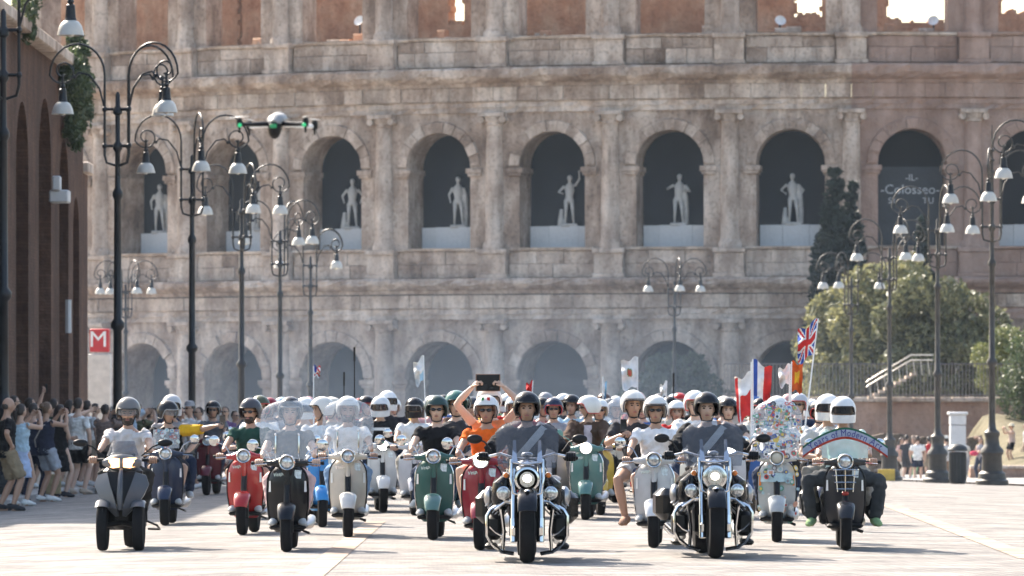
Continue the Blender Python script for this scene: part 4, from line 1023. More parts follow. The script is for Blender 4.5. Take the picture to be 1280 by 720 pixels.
# --- big touring cruiser
def cruiser(label, loc, rz, group):
    t = thing('motorcycle', label, 'motorcycle', loc, rz, group); P = paint('gloss_black', (.006,.0065,.009), .2)
    wheel('front_wheel', t, 0, .33, .15); wheel('rear_wheel', t, 1.68, .33, .19)
    def b(name, mat, fn, par=t): mb = MB(); fn(mb); return mb.build(name, mat, par)
    def fend(mb):
        mb.shell(lambda u, v: (.092*math.sin(R(-90+180*u)), -(.345+.03*math.cos(R(-90+180*u)))*math.sin(R(62-150*v)), .33+(.345+.03*math.cos(R(-90+180*u)))*math.cos(R(62-150*v))), 10, 14, (0,.003,-.006))
    b('front_fender', P, fend); b('fender_trim', M_CHROME, lambda mb: mb.ell((0,-.14,.685), (.03,.05,.016), 10, 6))
    for s in (-1,1):
        def fork(mb, s=s): mb.tube([(s*.125,-.01,.2),(s*.125,.03,.42)], [.036,.038], 12); mb.tube([(s*.125,.03,.42),(s*.125,.17,.98)], [.03,.03], 12); mb.obox((s*.125,0,.3), (.05,.1,.1), None, .015)
        b('fork', M_CHROME, fork)
        def bar(mb, s=s):
            q = [(s*.12,.28,.56),(s*.26,.26,.545),(s*.345,.25,.50),(s*.38,.25,.44),(s*.375,.25,.25),(s*.335,.25,.17),(s*.24,.26,.10),(s*.13,.3,.08)]; mb.tube(q, .019, 8)
            mb.tube([(s*.25,.26,.545),(s*.22,.27,.3),(s*.23,.27,.1)], .018, 8); mb.tube([(s*.38,.25,.36),(s*.3,.3,.28),(s*.22,.27,.24)], .012, 6)
        b('crash_bar', M_CHROME, bar)
        def cyl(mb, s=s):
            for i in range(7): mb.obox((s*(.2+.022*i),.5,.47+.022*i), (.012,.2-.006*i,.2), Matrix.Rotation(R(-s*42),3,'Y'), .004)
            mb.ell((s*.36,.5,.62), (.055,.11,.1), 12, 8)
        b('cylinder', M_STEEL, cyl)
        def aux(mb, s=s): mb.lathe([(.02,.05),(.055,.03),(.066,0),(.066,-.02),(.058,-.024)], (s*.225,.14,.66), 18, Matrix.Rotation(R(-90),3,'X')); mb.tube([(s*.225,.15,.6),(s*.14,.17,.56)], .016, 6)
        a = b('spotlight', M_CHROME, aux); b('lens', M_LAMP, lambda mb, s=s: mb.ell((s*.225,.115,.66), (.057,.014,.057), 16, 6), a)
        i_ = b('indicator', M_CHROME, lambda mb, s=s: (mb.ell((s*.2,.13,.83), (.034,.04,.03), 10, 7), mb.tube([(s*.2,.14,.83),(s*.12,.15,.82)], .01, 6))); b('lens', M_AMBER, lambda mb, s=s: mb.ell((s*.2,.105,.83), (.028,.026,.026), 10, 6), i_)
        b('pannier', P, lambda mb, s=s: mb.obox((s*.39,1.55,.5), (.22,.62,.32), None, .07))
        b('leg_guard', M_BLK, lambda mb, s=s: (mb.obox((s*.32,.42,.33), (.16,.25,.24), None, .04), mb.obox((s*.34,.4,.15), (.12,.3,.06), None, .02)))
        b('mirror', M_BLK, lambda mb, s=s: (mb.tube([(s*.34,.42,1.05),(s*.4,.36,1.14),(s*.47,.35,1.17)], .009, 6), mb.ell((s*.5,.35,1.17), (.075,.03,.045), 12, 8)))
        b('exhaust', M_CHROME, lambda mb, s=s: mb.tube([(s*.28,.55,.2),(s*.3,1.1,.2),(s*.33,2.0,.26)], [.035,.05,.05], 10))
        b('grip', M_BLK, lambda mb, s=s: mb.tube([(s*.36,.5,1.0),(s*.48,.56,.985)], .02, 8))
    b('handlebar', M_CHROME, lambda mb: mb.tube([(-.38,.51,1.0),(-.25,.42,1.03),(-.1,.34,.98),(.1,.34,.98),(.25,.42,1.03),(.38,.51,1.0)], .014, 8))
    h = b('headlight_shell', P, lambda mb: mb.lathe([(.03,.16),(.09,.12),(.118,.04),(.122,0),(.112,-.012)], (0,.05,.79), 22, Matrix.Rotation(R(-90),3,'X')))
    b('headlight_ring', M_CHROME, lambda mb: mb.lathe([(.098,-.02),(.118,-.014),(.122,.006),(.104,.0),(.098,-.02)], (0,.045,.79), 24, Matrix.Rotation(R(-90),3,'X')), h)
    b('headlight', M_DIMLIT, lambda mb: mb.ell((0,.045,.79), (.1,.03,.1), 20, 8), h); b('bulb', M_LIT, lambda mb: mb.ell((0,.014,.8), (.04,.008,.036), 10, 6), h)
    b('headlight_frame', M_CHROME, lambda mb: mb.tube([(-.15,.12,.98),(-.155,.07,.8),(-.13,.06,.66),(-.05,.05,.635),(.05,.05,.635),(.13,.06,.66),(.155,.07,.8),(.15,.12,.98)], .014, 8))
    b('yoke', M_CHROME, lambda mb: (mb.obox((0,.15,.6), (.34,.07,.045), None, .015), mb.tube([(-.3,.22,.5),(-.2,.14,.58),(0,.1,.59),(.2,.14,.58),(.3,.22,.5)], .016, 8), mb.tube([(-.13,.1,.95),(0,.06,.935),(.13,.1,.95)], .012, 8)))
    ws = b('windscreen', M_SCREEN_D, lambda mb: mb.shell(lambda u, v: ((2*u-1)*(.25+.05*math.sin(PI*min(1,.15+.6*v)))*(1 if v < .7 else math.sqrt(max(.02,1-((v-.7)/.3)**2*.8))), .08+.12*(2*u-1)**2+.2*v, .90+.44*v), 14, 14, (0,.004,0)))
    for s in (-1,1): b('bracket', M_CHROME, lambda mb, s=s: mb.loft([[V((s*.12-w_,.1+.17*q-.012,.95+.21*q)), V((s*.12+w_,.1+.17*q-.012,.95+.21*q)), V((s*.12+w_,.1+.17*q+.006,.95+.21*q)), V((s*.12-w_,.1+.17*q+.006,.95+.21*q))] for q, w_ in ((0,.03),(.3,.022),(.6,.017),(1,.014))]), ws)
    b('screen_base', M_CHROME, lambda mb: mb.shell(lambda u, v: ((2*u-1)*(.16-.03*v), .075+.1*(2*u-1)**2+.05*v, .93+.05*v-.03*abs(2*u-1)), 10, 3, (0,.012,0)), ws)
    b('clock', M_CHROME, lambda mb: mb.ell((0,.3,1.02), (.06,.05,.03), 12, 8))
    b('tank', P, lambda mb: mb.etube([(0,.38,.78),(0,.5,.82),(0,.75,.83),(0,1.0,.78),(0,1.1,.74)], [(.08,.08),(.19,.13),(.21,.14),(.14,.1),(.06,.05)], 16))
    for s in (-1,1): b('side_cover', P, lambda mb, s=s: mb.etube([(s*.25,.4,.5),(s*.26,.38,.6),(s*.25,.4,.72),(s*.2,.42,.8)], [(.06,.08),(.09,.14),(.085,.15),(.04,.08)], 14))
    b('engine', M_BLK, lambda mb: (mb.obox((0,.6,.4), (.34,.5,.4), None, .05), mb.obox((0,1.2,.5), (.24,.8,.3), None, .05)))
    b('seat', M_SEAT, lambda mb: mb.etube([(0,.98,.74),(0,1.1,.72),(0,1.3,.74),(0,1.5,.82),(0,1.9,.86),(0,2.0,.85)], [(.08,.03),(.17,.06),(.2,.07),(.17,.07),(.15,.06),(.06,.02)], 14))
    return t
# --- leaning three wheeler
def tricycle(label, loc):
    t = thing('three_wheeler', label, 'scooter', loc); G = paint('graphite', (.085,.09,.1), .3)
    def b(name, mat, fn, par=t): mb = MB(); fn(mb); return mb.build(name, mat, par)
    for s in (-1,1):
        wheel('front_wheel', t, 0, .255, .115, s*.19)
        b('front_fender', G, lambda mb, s=s: mb.shell(lambda u, v: (s*.19+.075*math.sin(R(-90+180*u)), -(.262+.03*math.cos(R(-90+180*u)))*math.sin(R(40-120*v)), .255+(.262+.03*math.cos(R(-90+180*u)))*math.cos(R(40-120*v))), 8, 10, (0,.003,-.006)))
        b('suspension_arm', M_BLK, lambda mb, s=s: (mb.tube([(0,.12,.3),(s*.16,.05,.27)], .03, 8), mb.tube([(0,.14,.5),(s*.15,.06,.47)], .028, 8)))
        b('side_wing', G, lambda mb, s=s: mb.loft([[V((s*x, y, z)) for x, y, z in ring] for ring in
            ([(.02,-.06,.37),(.05,-.06,.36),(.05,.02,.36),(.02,.02,.37)], [(.03,-.16,.45),(.15,-.06,.46),(.15,.1,.46),(.03,.04,.45)], [(.06,-.14,.56),(.235,.03,.58),(.235,.16,.58),(.06,.06,.56)], [(.11,-.06,.70),(.29,.10,.70),(.285,.2,.70),(.11,.1,.7)], [(.15,.05,.83),(.255,.14,.80),(.25,.22,.8),(.15,.14,.83)])]))
        o = b('headlight', M_LITW, lambda mb, s=s: mb.loft([[V((s*x, y, z)) for x, y, z in ring] for ring in ([(.02,.07,.885),(.02,.055,.93),(.02,.07,.975)], [(.09,.085,.875),(.09,.065,.93),(.09,.09,.985)], [(.15,.13,.89),(.15,.12,.94),(.15,.13,.985)], [(.175,.17,.92),(.175,.16,.94),(.175,.17,.97)])]))
        b('grip', M_BLK, lambda mb, s=s: mb.tube([(s*.2,.3,.96),(s*.38,.34,.95)], .019, 8))
        b('mirror', M_BLK, lambda mb, s=s: (mb.tube([(s*.2,.25,1.0),(s*.32,.26,1.1),(s*.4,.27,1.13)], .009, 6), mb.ell((s*.45,.27,1.14), (.08,.03,.04), 12, 8)))
    b('centre_panel', M_BLK, lambda mb: mb.loft([[V((-w,y,z)),V((0,y-.03,z)),V((w,y,z)),V((w,y+.12,z)),V((-w,y+.12,z))] for w, y, z in ((.03,-.05,.42),(.07,-.06,.55),(.12,-.02,.7),(.15,.08,.84))]))
    b('centre_spine', G, lambda mb: mb.tube([(0,-.10,.44),(0,-.13,.6),(0,-.05,.78),(0,.06,.86)], [.03,.034,.028,.02], 8))
    b('headlight_cowl', simple('cowl_dark', (.16,.15,.145), .35), lambda mb: mb.etube([(-.2,.18,.93),(-.1,.15,.93),(0,.13,.93),(.1,.15,.93),(.2,.18,.93)], [(.03,.03),(.085,.06),(.095,.07),(.085,.06),(.03,.03)], 12, (0,0,1)))
    ws = b('windscreen', M_SCREEN_D, lambda mb: mb.shell(lambda u, v: ((2*u-1)*(.17-.05*v), .12+.12*(2*u-1)**2+.1*v, 1.0+.16*v), 10, 6, (0,.004,0)))
    b('instrument_panel', M_BLK, lambda mb: mb.obox((0,.28,1.0), (.26,.1,.08), None, .02))
    b('lower_body', M_BLK, lambda mb: (mb.obox((0,.3,.42), (.3,.4,.4), None, .08), mb.obox((0,.75,.26), (.4,.6,.1), None, .03), mb.obox((0,.3,.75), (.42,.2,.3), None, .06)))
    b('rear_body', G, lambda mb: mb.etube([(0,.8,.45),(0,1.0,.5),(0,1.3,.55),(0,1.7,.6),(0,1.85,.6)], [(.1,.12),(.2,.18),(.22,.18),(.16,.12),(.05,.04)], 16))
    b('seat', M_SEAT, lambda mb: mb.etube([(0,.85,.72),(0,.95,.74),(0,1.2,.77),(0,1.6,.82),(0,1.7,.81)], [(.06,.02),(.15,.06),(.17,.07),(.14,.06),(.05,.02)], 14))
    wheel('rear_wheel', t, 1.45, .26, .14); b('crash_bar', M_BLK, lambda mb: mb.tube([(.2,.9,.3),(.32,.9,.25),(.33,1.2,.2),(.2,1.3,.2)], .012, 6))
    b('lettering', M_CHROME, lambda mb: mb.obox((0,-.105,.49), (.07,.004,.018)))
    return t
# ---------------------------------------------------------------- the parade: who stands where
RED, DRED, NAVY, CREAM = (.35,.016,.015), (.30,.015,.03), (.02,.03,.06), (.56,.50,.42)
def RP(**k): return skeleton('ride', **k)
PH_ME = {}
def world_pt(t, p): return t.location+Matrix.Rotation(t.rotation_euler.z, 3, 'Z')@(V(p)*t.scale[0])
def phone(t, p, rz, label, tilt=90, size=(.078,.155), tablet=False):
    o = thing('tablet' if tablet else 'phone', label, 'tablet' if tablet else 'phone', world_pt(t, p), rz, 'phones held up to film')
    w, h = size
    mb = MB(); mb.obox((0,0,0), (w,.011,h), Euler((0,R(90-tilt),0)).to_matrix(), .003); mb.build('case', cloth((.24,.13,.08)) if tablet else M_BLK, o)
    mb = MB(); mb.obox((0,-.0065,0), (w*.92,.002,h*.94), Euler((0,R(90-tilt),0)).to_matrix()); mb.build('screen', M_LENS, o)
    mb = MB(); mb.ell((w*.3,.007,h*.36), (.009,.003,.009), 8, 5, None); mb.build('camera_lens', M_LENS, o)
    return o
# --- leading row
g = ground_at(151, 689); tricycle('graphite three wheeled scooter with two glowing amber headlights', g)
J = RP(pel=V((0,1.12,.80)), hand=[V((-.32,.325,.955)), V((.32,.325,.955))], foot=[V((-.16,.72,.38)), V((.16,.72,.38))], pitch=8)
person('rider in white shirt and silver helmet astride the three wheeler', g, 0, 'tri', J, (.62,.58,.56), 1, (.035,.033,.03), 1, 'open', (.16,.155,.15), BLACK, False, skin=1, shoes=(.2,.05,.05), visor='clear', beard=True)
NAVYP = paint('navy', NAVY)
g = ground_at(206, 657); t = scooter('dark navy scooter with a small sticker covered flyscreen behind the three wheeler', g, 0, NAVYP, sticker=False, text=False)
def stickers(par, fn, n, cols, smin=.03, smax=.06, dy=.006):
    """paper stickers, each a small disc or card lying on the sheet fn(u,v)"""
    for i in range(n):
        u, v = random.uniform(.04,.96), random.uniform(.03,.95); p = V(fn(u, v)); q = V(fn(min(u+.02,1), v)); r = V(fn(u, min(v+.02,1)))
        x = (q-p).normalized(); y = (r-p).normalized(); nrm = x.cross(y).normalized()
        if nrm.y > 0: nrm = -nrm
        y = nrm.cross(x)*-1; a = random.uniform(-.4,.4); x2 = x*math.cos(a)+y*math.sin(a); y2 = y*math.cos(a)-x*math.sin(a)
        c = p+nrm*(dy+.0012*i/n*4); s = random.uniform(smin, smax); mb = MB(); k = random.random()
        if k < .55: pts = [c+x2*s*.5*math.cos(2*PI*j/10)+y2*s*.5*math.sin(2*PI*j/10) for j in range(10)]
        else:
            w = s*random.uniform(.7,1.3); h = s*random.uniform(.5,.9); pts = [c+x2*a_*w*.5+y2*b_*h*.5 for a_, b_ in ((-1,-1),(1,-1),(1,1),(-1,1))]
        mb.loft([pts, [p_-nrm*.002 for p_ in pts]], True, False)
        col = random.choice(cols); st = mb.build('sticker', simple('sticker_%02d_%02d_%02d' % tuple(int(c_*99) for c_ in col), col, .45, var=.25, vscale=70), par)
        if s > .04:
            m2 = MB(); pts2 = [c+nrm*.001+(p_-c)*.55 for p_ in pts]; m2.loft([pts2, [p_-nrm*.001 for p_ in pts2]], True, False); col = random.choice(cols)
            m2.build('print', simple('sticker_%02d_%02d_%02d' % tuple(int(c_*99) for c_ in col), col, .45, var=.25, vscale=70), st)
SC = [(.65,.64,.6),(.7,.68,.62),(.55,.56,.55),(.5,.06,.05),(.06,.1,.3),(.6,.42,.08),(.04,.04,.045),(.1,.3,.2),(.6,.62,.66),(.35,.45,.5),(.62,.3,.2),(.2,.2,.22)]
def fly(u, v): return ((2*u-1)*.17, .1+.1*(2*u-1)**2+.12*v, .98+.24*v)
mb = MB(); mb.shell(fly, 10, 8, (0,.004,0)); fs = mb.build('flyscreen', M_SCREEN, t); stickers(fs, fly, 26, [(.25,.4,.45),(.5,.55,.5),(.1,.2,.3),(.6,.6,.6),(.4,.12,.1)])
J = RP(dx=-.02, hand=[V((-.295,.3,.905)), V((.72,.55,1.28))], grip=(1,0), yaw=40, pitch=6, curl=1.1)
p = person('rider in black shirt with one yellow sleeved arm stretched out filming himself', g, 0, 'selfie', J, BLACK, 1, (.03,.03,.04), .8, 'open', (.02,.02,.022), (.3,.3,.3), False, skin=1, visor='clear')
el, wr = J['arm'][1]; mb = MB(); mb.tube([J['sh'][1], J['sh'][1].lerp(el,.6), el.lerp(wr,.1)], [.082,.076,.066], 10); mb.build('sleeve', cloth((.62,.36,.02)), p)
phone(p, J['arm'][1][1]+V((.09,-.03,.06)), R(20), 'black phone at the end of the yellow sleeved arm')
g2 = g+V((0,0,0)); J = RP(pel=V((0,1.36,.84)), hand=[V((-.2,1.05,.9)), V((.2,1.05,.9))], foot=[V((-.24,1.1,.4)), V((.24,1.1,.4))], grip=(0,0))
person('passenger in silver full helmet hidden behind the filming rider', g, 0, 'pil', J, (.3,.3,.32), 1, NAVY, 1, 'full', (.45,.45,.46))
MAR = paint('maroon', (.10,.012,.02)); g = ground_at(258, 619); scooter('maroon scooter with pale mirrors riding by itself', g, R(-4), MAR, sticker=False)
person('rider in grey vest and black helmet on the maroon scooter', g, R(-4), 'ride0', RP(), (.10,.11,.13), 1, NAVY, 1, 'open', BLACK, GREY, True, skin=1)
g = ground_at(303, 669); scooter('bright red scooter with red leg shield and white sticker ridden by a bearded man', g, R(-3), paint('red', RED))
person('bearded rider in dark green tee shirt with chrome grey helmet', g, R(-3), 'ridel', RP(yaw=-14, pitch=4, fat=1.08), (.018,.06,.045), 1, BLACK, .85, 'open', (.06,.06,.07), BLACK, True, skin=1, beard=True)
g = ground_at(358, 690); scooter('black scooter with tall clear windscreen and white front indicators', g, 0, paint('black', (.006,.0065,.009)), screen=M_SCREEN)
person('rider in grey shirt and pink trousers behind the black scooter screen', g, 0, 'ride0', None, (.07,.075,.08), 1, (.60,.42,.40), 1, 'open', (.02,.022,.03), GREY, False, skin=2)
g = ground_at(403, 659); scooter('bright blue scooter mostly hidden between the black and cream scooters', g, R(3), paint('blue', (.03,.22,.52)))
person('rider in white polo and white open helmet looking away on the blue scooter', g, R(3), 'ridefl', RP(yaw=-70), (.66,.66,.66), 1, (.5,.5,.48), 1, 'open', (.68,.65,.6), BLACK, False, skin=1)
g = ground_at(435, 672); scooter('cream scooter with round clear windscreen and black wheel arch', g, R(2), paint('cream', CREAM), screen=M_SCREEN, fender=paint('cream2', (.62,.59,.54)))
person('bearded rider in white tee shirt and blue jeans on the cream scooter', g, R(2), 'ride0', None, (.70,.70,.69), 1, (.16,.25,.38), 1, 'open', (.7,.69,.66), GREY, False, skin=1, beard=True)
g = ground_at(479, 641); scooter('pale grey white scooter with its headlight shining behind the cream scooter', g, R(4), paint('offwhite', (.58,.58,.57)), lit=M_LIT, mirror=paint('mintmirror', (.2,.35,.3)))
p = person('rider in black jacket with white chest stripe and white full helmet', g, R(4), 'ridel', None, (.02,.02,.022), 2, NAVY, 1, 'full', (.62,.63,.64), jacket=1)
J = BODY['ridel']['J']; mb = MB(); mb.etube([J['chest']+V((0,-.012,-.02)), J['chest']+V((0,-.012,.02))], [(.207,.155),(.207,.155)], 16); mb.build('chest_stripe', cloth((.7,.7,.7)), p)
J = RP(pel=V((.12,1.36,.84)), hand=[V((.0,.95,1.2)), V((.3,1.05,1.0))], foot=[V((-.24,1.1,.4)), V((.24,1.1,.4))], grip=(0,0), yaw=12)
person('passenger in white full helmet leaning out behind the black jacketed rider', g, R(4), 'pil2', J, (.03,.03,.035), 2, NAVY, 1, 'full', (.7,.7,.7), jacket=1)
g = ground_at(541, 675); scooter('dark green scooter with chrome headlight between the cream and red scooters', g, R(-2), edge=True, body= paint('green', (.035,.10,.085)), fender=paint('green2', (.09,.18,.16)), mirror=M_CHROME)
person('rider in black tee shirt with dark green helmet and sunglasses', g, R(-2), 'ride0', None, BLACK, 1, NAVY, 1, 'open', (.03,.06,.055), BLACK, True, skin=2)
J = RP(pel=V((.16,1.38,.82)), dx=.04, hand=[V((-.05,1.05,.95)), V((.3,1.05,.9))], foot=[V((-.24,1.1,.4)), V((.24,1.1,.4))], grip=(0,0), yaw=10)
person('passenger with green helmet and sunglasses peering over the green scooter', g, R(-2), 'pil3', J, (.05,.05,.055), 1, NAVY, 1, 'open', (.06,.16,.14), BLACK, True, skin=2)
g = ground_at(600, 688); scooter('crimson scooter with lit headlight ridden by the orange shirted rider', g, R(-4), paint('crimson', (.24,.012,.025)), lit=M_LIT)
p = person('rider in orange shirt and white helmet with red and green stripes', g, R(-4), 'ride0', None, (.72,.13,.015), 1, (.3,.2,.16), .5, 'open', (.7,.7,.69), BLACK, True, skin=1)
J0 = BODY['ride0']['J']
for dx, col in ((-.03,(.05,.3,.12)), (.03,(.55,.03,.03))):
    mb = MB(); mb.obox(J0['head']+V((dx,-.115,.125)), (.03,.008,.055), Matrix.Rotation(R(38),3,'X'), .002); mb.build('helmet_mark', simple('mark_%d' % int(col[0]*99), col, .4), p)
J = RP(pel=V((0,1.36,.86)), hand=[V((-.16,1.12,1.68)), V((.16,1.12,1.68))], foot=[V((-.24,1.1,.4)), V((.24,1.1,.4))], grip=(0,0), ep=[(-1,.1,-.4),(1,.1,-.4)], curl=.9)
p = person('passenger in orange top holding a brown tablet overhead with both hands', g, R(-4), 'tab', J, (.70,.22,.09), 0, (.2,.15,.13), .5, 'open', (.6,.6,.6), BLACK, True, skin=2)
phone(p, (0,1.1,1.72), R(-4), 'brown cased tablet held overhead by the passenger in orange', 90, (.26,.18), True)
JC = RP(pel=V((0,1.22,.80)), lean=.03, hand=[V((-.42,.53,.995)), V((.42,.53,.995))], foot=[V((-.3,.72,.3)), V((.3,.72,.3))], fat=1.05)
JACK = (.014,.0135,.014)
g = ground_at(659, 704); cruiser('big black chrome cruiser leading beside the crimson scooter', g, 0, 'black touring cruisers')
def sash(p, J):
    a, b = J['neck']+V((.17,-.12,-.04)), J['pel']+V((-.14,-.22,.12)); mb = MB(); n = 8
    mb.loft([[q+V((-.03,0,.02)), q+V((.03,0,-.02)), q+V((.03,.008,-.02)), q+V((-.03,.008,.02))] for q in [a.lerp(b, i/n)+V((0,-.05*math.sin(PI*i/n),0)) for i in range(n+1)]]); mb.build('sash', cloth((.6,.6,.58)), p)
p = person('black jacketed cruiser rider with a white sash beside the crimson scooter', g, 0, 'cru', JC, JACK, 2, BLACK, 1, 'open', (.016,.016,.018), BLACK, False, skin=1, jacket=1, glove=True); sash(p, JC)
g = ground_at(732, 650); scooter('teal scooter with blazing headlight ridden by the man in a brown jacket', g, R(-3), edge=True, body= paint('teal', (.085,.185,.165)), lit=M_LIT, mirror=paint('tealm', (.1,.25,.215)))
p = person('rider in brown jacket looking sideways with a red white and green roundel helmet', g, R(-3), 'rider90', RP(yaw=-78), (.075,.045,.032), 2, (.10,.09,.09), 1, 'open', (.7,.69,.66), (.45,.03,.03), True, skin=1, jacket=1)
J = BODY['rider90']['J']; rot = J['rot']
for r, col, k in ((.085,(.5,.03,.03),0), (.066,(.7,.7,.68),1), (.032,(.03,.28,.1),2)):
    mb = MB(); mb.ell((0,0,0), (.012+.004*k,r,r), 8, 14); o = mb.build('roundel', simple('roundel_%d' % k, col, .35), p); o.location = J['head']+rot@V((-.128-.002*k,.03,.03)); o.rotation_euler = rot.to_euler()
mb = MB(); mb.etube([J['chest']+V((0,-.11,-.16)), J['chest']+V((0,-.12,0)), J['neck']+V((0,-.1,-.08))], [(.05,.03),(.06,.03),(.05,.03)], 10); mb.build('shirt_front', cloth((.55,.47,.52)), p)
g = ground_at(817, 685); scooter('pale grey scooter carrying a couple with bare legs', g, R(-3), edge=True, body= paint('silver', (.50,.50,.50)), fender=paint('silver2', (.66,.66,.66)))
person('rider in white printed tee shirt and white helmet with black peak on the grey scooter', g, R(-3), 'ride0', None, (.72,.71,.71), 1, (.05,.06,.1), .6, 'open', (.70,.68,.64), (.03,.035,.05), True, skin=1, peak=True)
J = RP(pel=V((-.2,1.36,.82)), dx=-.05, hand=[V((-.36,.92,1.17)), V((0,1.1,1.0))], foot=[V((-.32,.92,.28)), V((.2,1.1,.4))], grip=(0,0), yaw=14, curl=1.0)
p = person('passenger with bare legs in dark top holding a phone on the grey scooter', g, R(-3), 'pil4', J, (.04,.04,.045), 1, (.5,.5,.5), .35, 'open', (.68,.66,.62), (.03,.035,.05), False, skin=1, peak=True, shoes=(.35,.22,.16))
phone(p, J['arm'][0][1]+V((.02,-.03,.09)), R(30), 'pale phone held by the passenger on the grey scooter')
g = ground_at(894, 698); cruiser('big black chrome cruiser leading beside the pale grey scooter', g, R(2), 'black touring cruisers')
p = person('black jacketed cruiser rider with a white sash beside the pale grey scooter', g, R(2), 'cru', None, JACK, 2, BLACK, 1, 'open', (.016,.016,.018), BLACK, False, skin=2, jacket=1, glove=True); sash(p, BODY['cru']['J'])
# --- sticker covered old scooter
g = ground_at(971, 678); t = scooter('vintage scooter plastered with stickers behind a huge sticker covered windscreen', g, R(-3), paint('oldgrey', (.40,.42,.42)), sticker=False, inds=M_AMBER, text=False, lit=simple('old_lamp', (.5,.47,.38), .2))
stickers([c for c in t.children if c.name.startswith('leg_shield')][0], lambda u, v: shield_pt(u, v), 46, SC+[(.3,.45,.5)]*4, .035, .075, .045)
mb = MB(); mb.grid(lambda u, v: shield_pt(.08+.84*u, .66+.14*v, .03+.02*math.sin(PI*u)), 12, 3); mb.build('painted_band', simple('pale_blue_band', (.36,.50,.54), .5, var=.25, vscale=14), t)
def big(u, v): return ((2*u-1)*(.31-.05*v)*(1 if v < .75 else math.sqrt(max(.1,1-((v-.75)/.25)**2*.8))), .12+.12*(2*u-1)**2+.2*v, .90+.64*v)
mb = MB(); mb.shell(big, 14, 16, (0,.004,0)); sc_ = mb.build('windscreen', M_SCREEN, t); stickers(sc_, big, 170, SC, .035, .07)
person('rider in white helmet hidden behind the sticker covered windscreen', g, R(-3), 'ride0', None, (.66,.66,.66), 1, NAVY, 1, 'open', (.72,.71,.69), GREY, True, skin=1)
# --- dark scooter with the banner
g = ground_at(1057, 688); t = scooter('dark grey scooter with chrome front rack panniers and a lettered banner', g, R(-2), paint('gunmetal', (.02,.021,.025)), sticker=True, text=False, screen=None)
for s in (-1,1):
    mb = MB(); mb.obox((s*.34,1.2,.47), (.2,.42,.36), Matrix.Rotation(R(s*8),3,'Y'), .07); mb.build('pannier', M_BLK, t)
mb = MB()
for z, w in ((.83,.14),(.77,.13),(.70,.12),(.63,.10)): mb.tube([(-w,.2,z),(-w*.9,.10,z),(w*.9,.10,z),(w,.2,z)], .007, 6)
for s in (-1,0,1): mb.tube([(s*.1,.1,.84),(s*.08,.1,.6)], .006, 6)
mb.build('chrome_rack', M_CHROME, t)
mb = MB(); mb.obox((0,.1,.585), (.07,.03,.04), None, .01); mb.build('red_lamp', simple('red_lens', (.3,.02,.015), .2), t)
J = RP(foot=[V((-.33,.75,.3)), V((.33,.75,.3))], kp=(.9,-1,.3))
person('rider in pale shirt and white full helmet under the lettered banner', g, R(-2), 'ridewide', J, (.50,.62,.56), 1, (.05,.055,.06), 1, 'full', (.7,.7,.69), shoes=(.28,.42,.2), skin=1)
J = RP(pel=V((-.11,1.38,.79)), dx=-.04, hand=[V((-.25,1.05,.95)), V((.1,1.05,.9))], foot=[V((-.3,1.1,.4)), V((.3,1.1,.4))], grip=(0,0))
person('passenger in white full helmet half hidden behind the banner rider', g, R(-2), 'pil5', J, (.5,.5,.5), 1, (.3,.28,.25), 1, 'full', (.68,.68,.67))
bn = thing('banner', 'green white and red banner lettered Years of Modern Art over the scooter screen', 'banner', g, R(-2))
def barc(u, z): a = 2*u-1; return ((a*.44), .10+.06*a*a, 1.27-.20*abs(a)**1.7+z)
for nm, z0, z1, col, dy in (('green_stripe', -.022, .0, (.025,.11,.07), 0), ('white_stripe', -.095, -.022, (.34,.38,.48), .0), ('red_stripe', -.12, -.095, (.34,.045,.03), 0)):
    mb = MB(); mb.shell(lambda u, v: barc(u, z0+(z1-z0)*v), 24, 2, (0,.004,0)); o = mb.build(nm, cloth(col), bn)
    if nm == 'white_stripe':
        tx = text_mesh('Years of Modern Art', .1, simple('banner_ink', (.03,.035,.22), .6), o, depth=.001, font_space=1.12); xs = [v.co.x for v in tx.data.vertices]; W = max(xs)-min(xs)
        for v in tx.data.vertices:
            u = .5+v.co.x/W*.86; p = barc(u, -.06); sl = (V(barc(u+.01,-.06))-V(barc(u-.01,-.06))).normalized(); up = V((-sl.z, 0, sl.x)); q = V(p)+up*v.co.y; v.co = (q.x, q.y-.003-v.co.z, q.z)
def bmid(u, v): return ((2*u-1)*.24, .12+.1*(2*u-1)**2+.1*v, .95+.2*v)
mb = MB(); mb.shell(bmid, 10, 8, (0,.004,0)); mb.build('windscreen', glass('windscreen_aqua', (.75,.9,.86), .3), t)

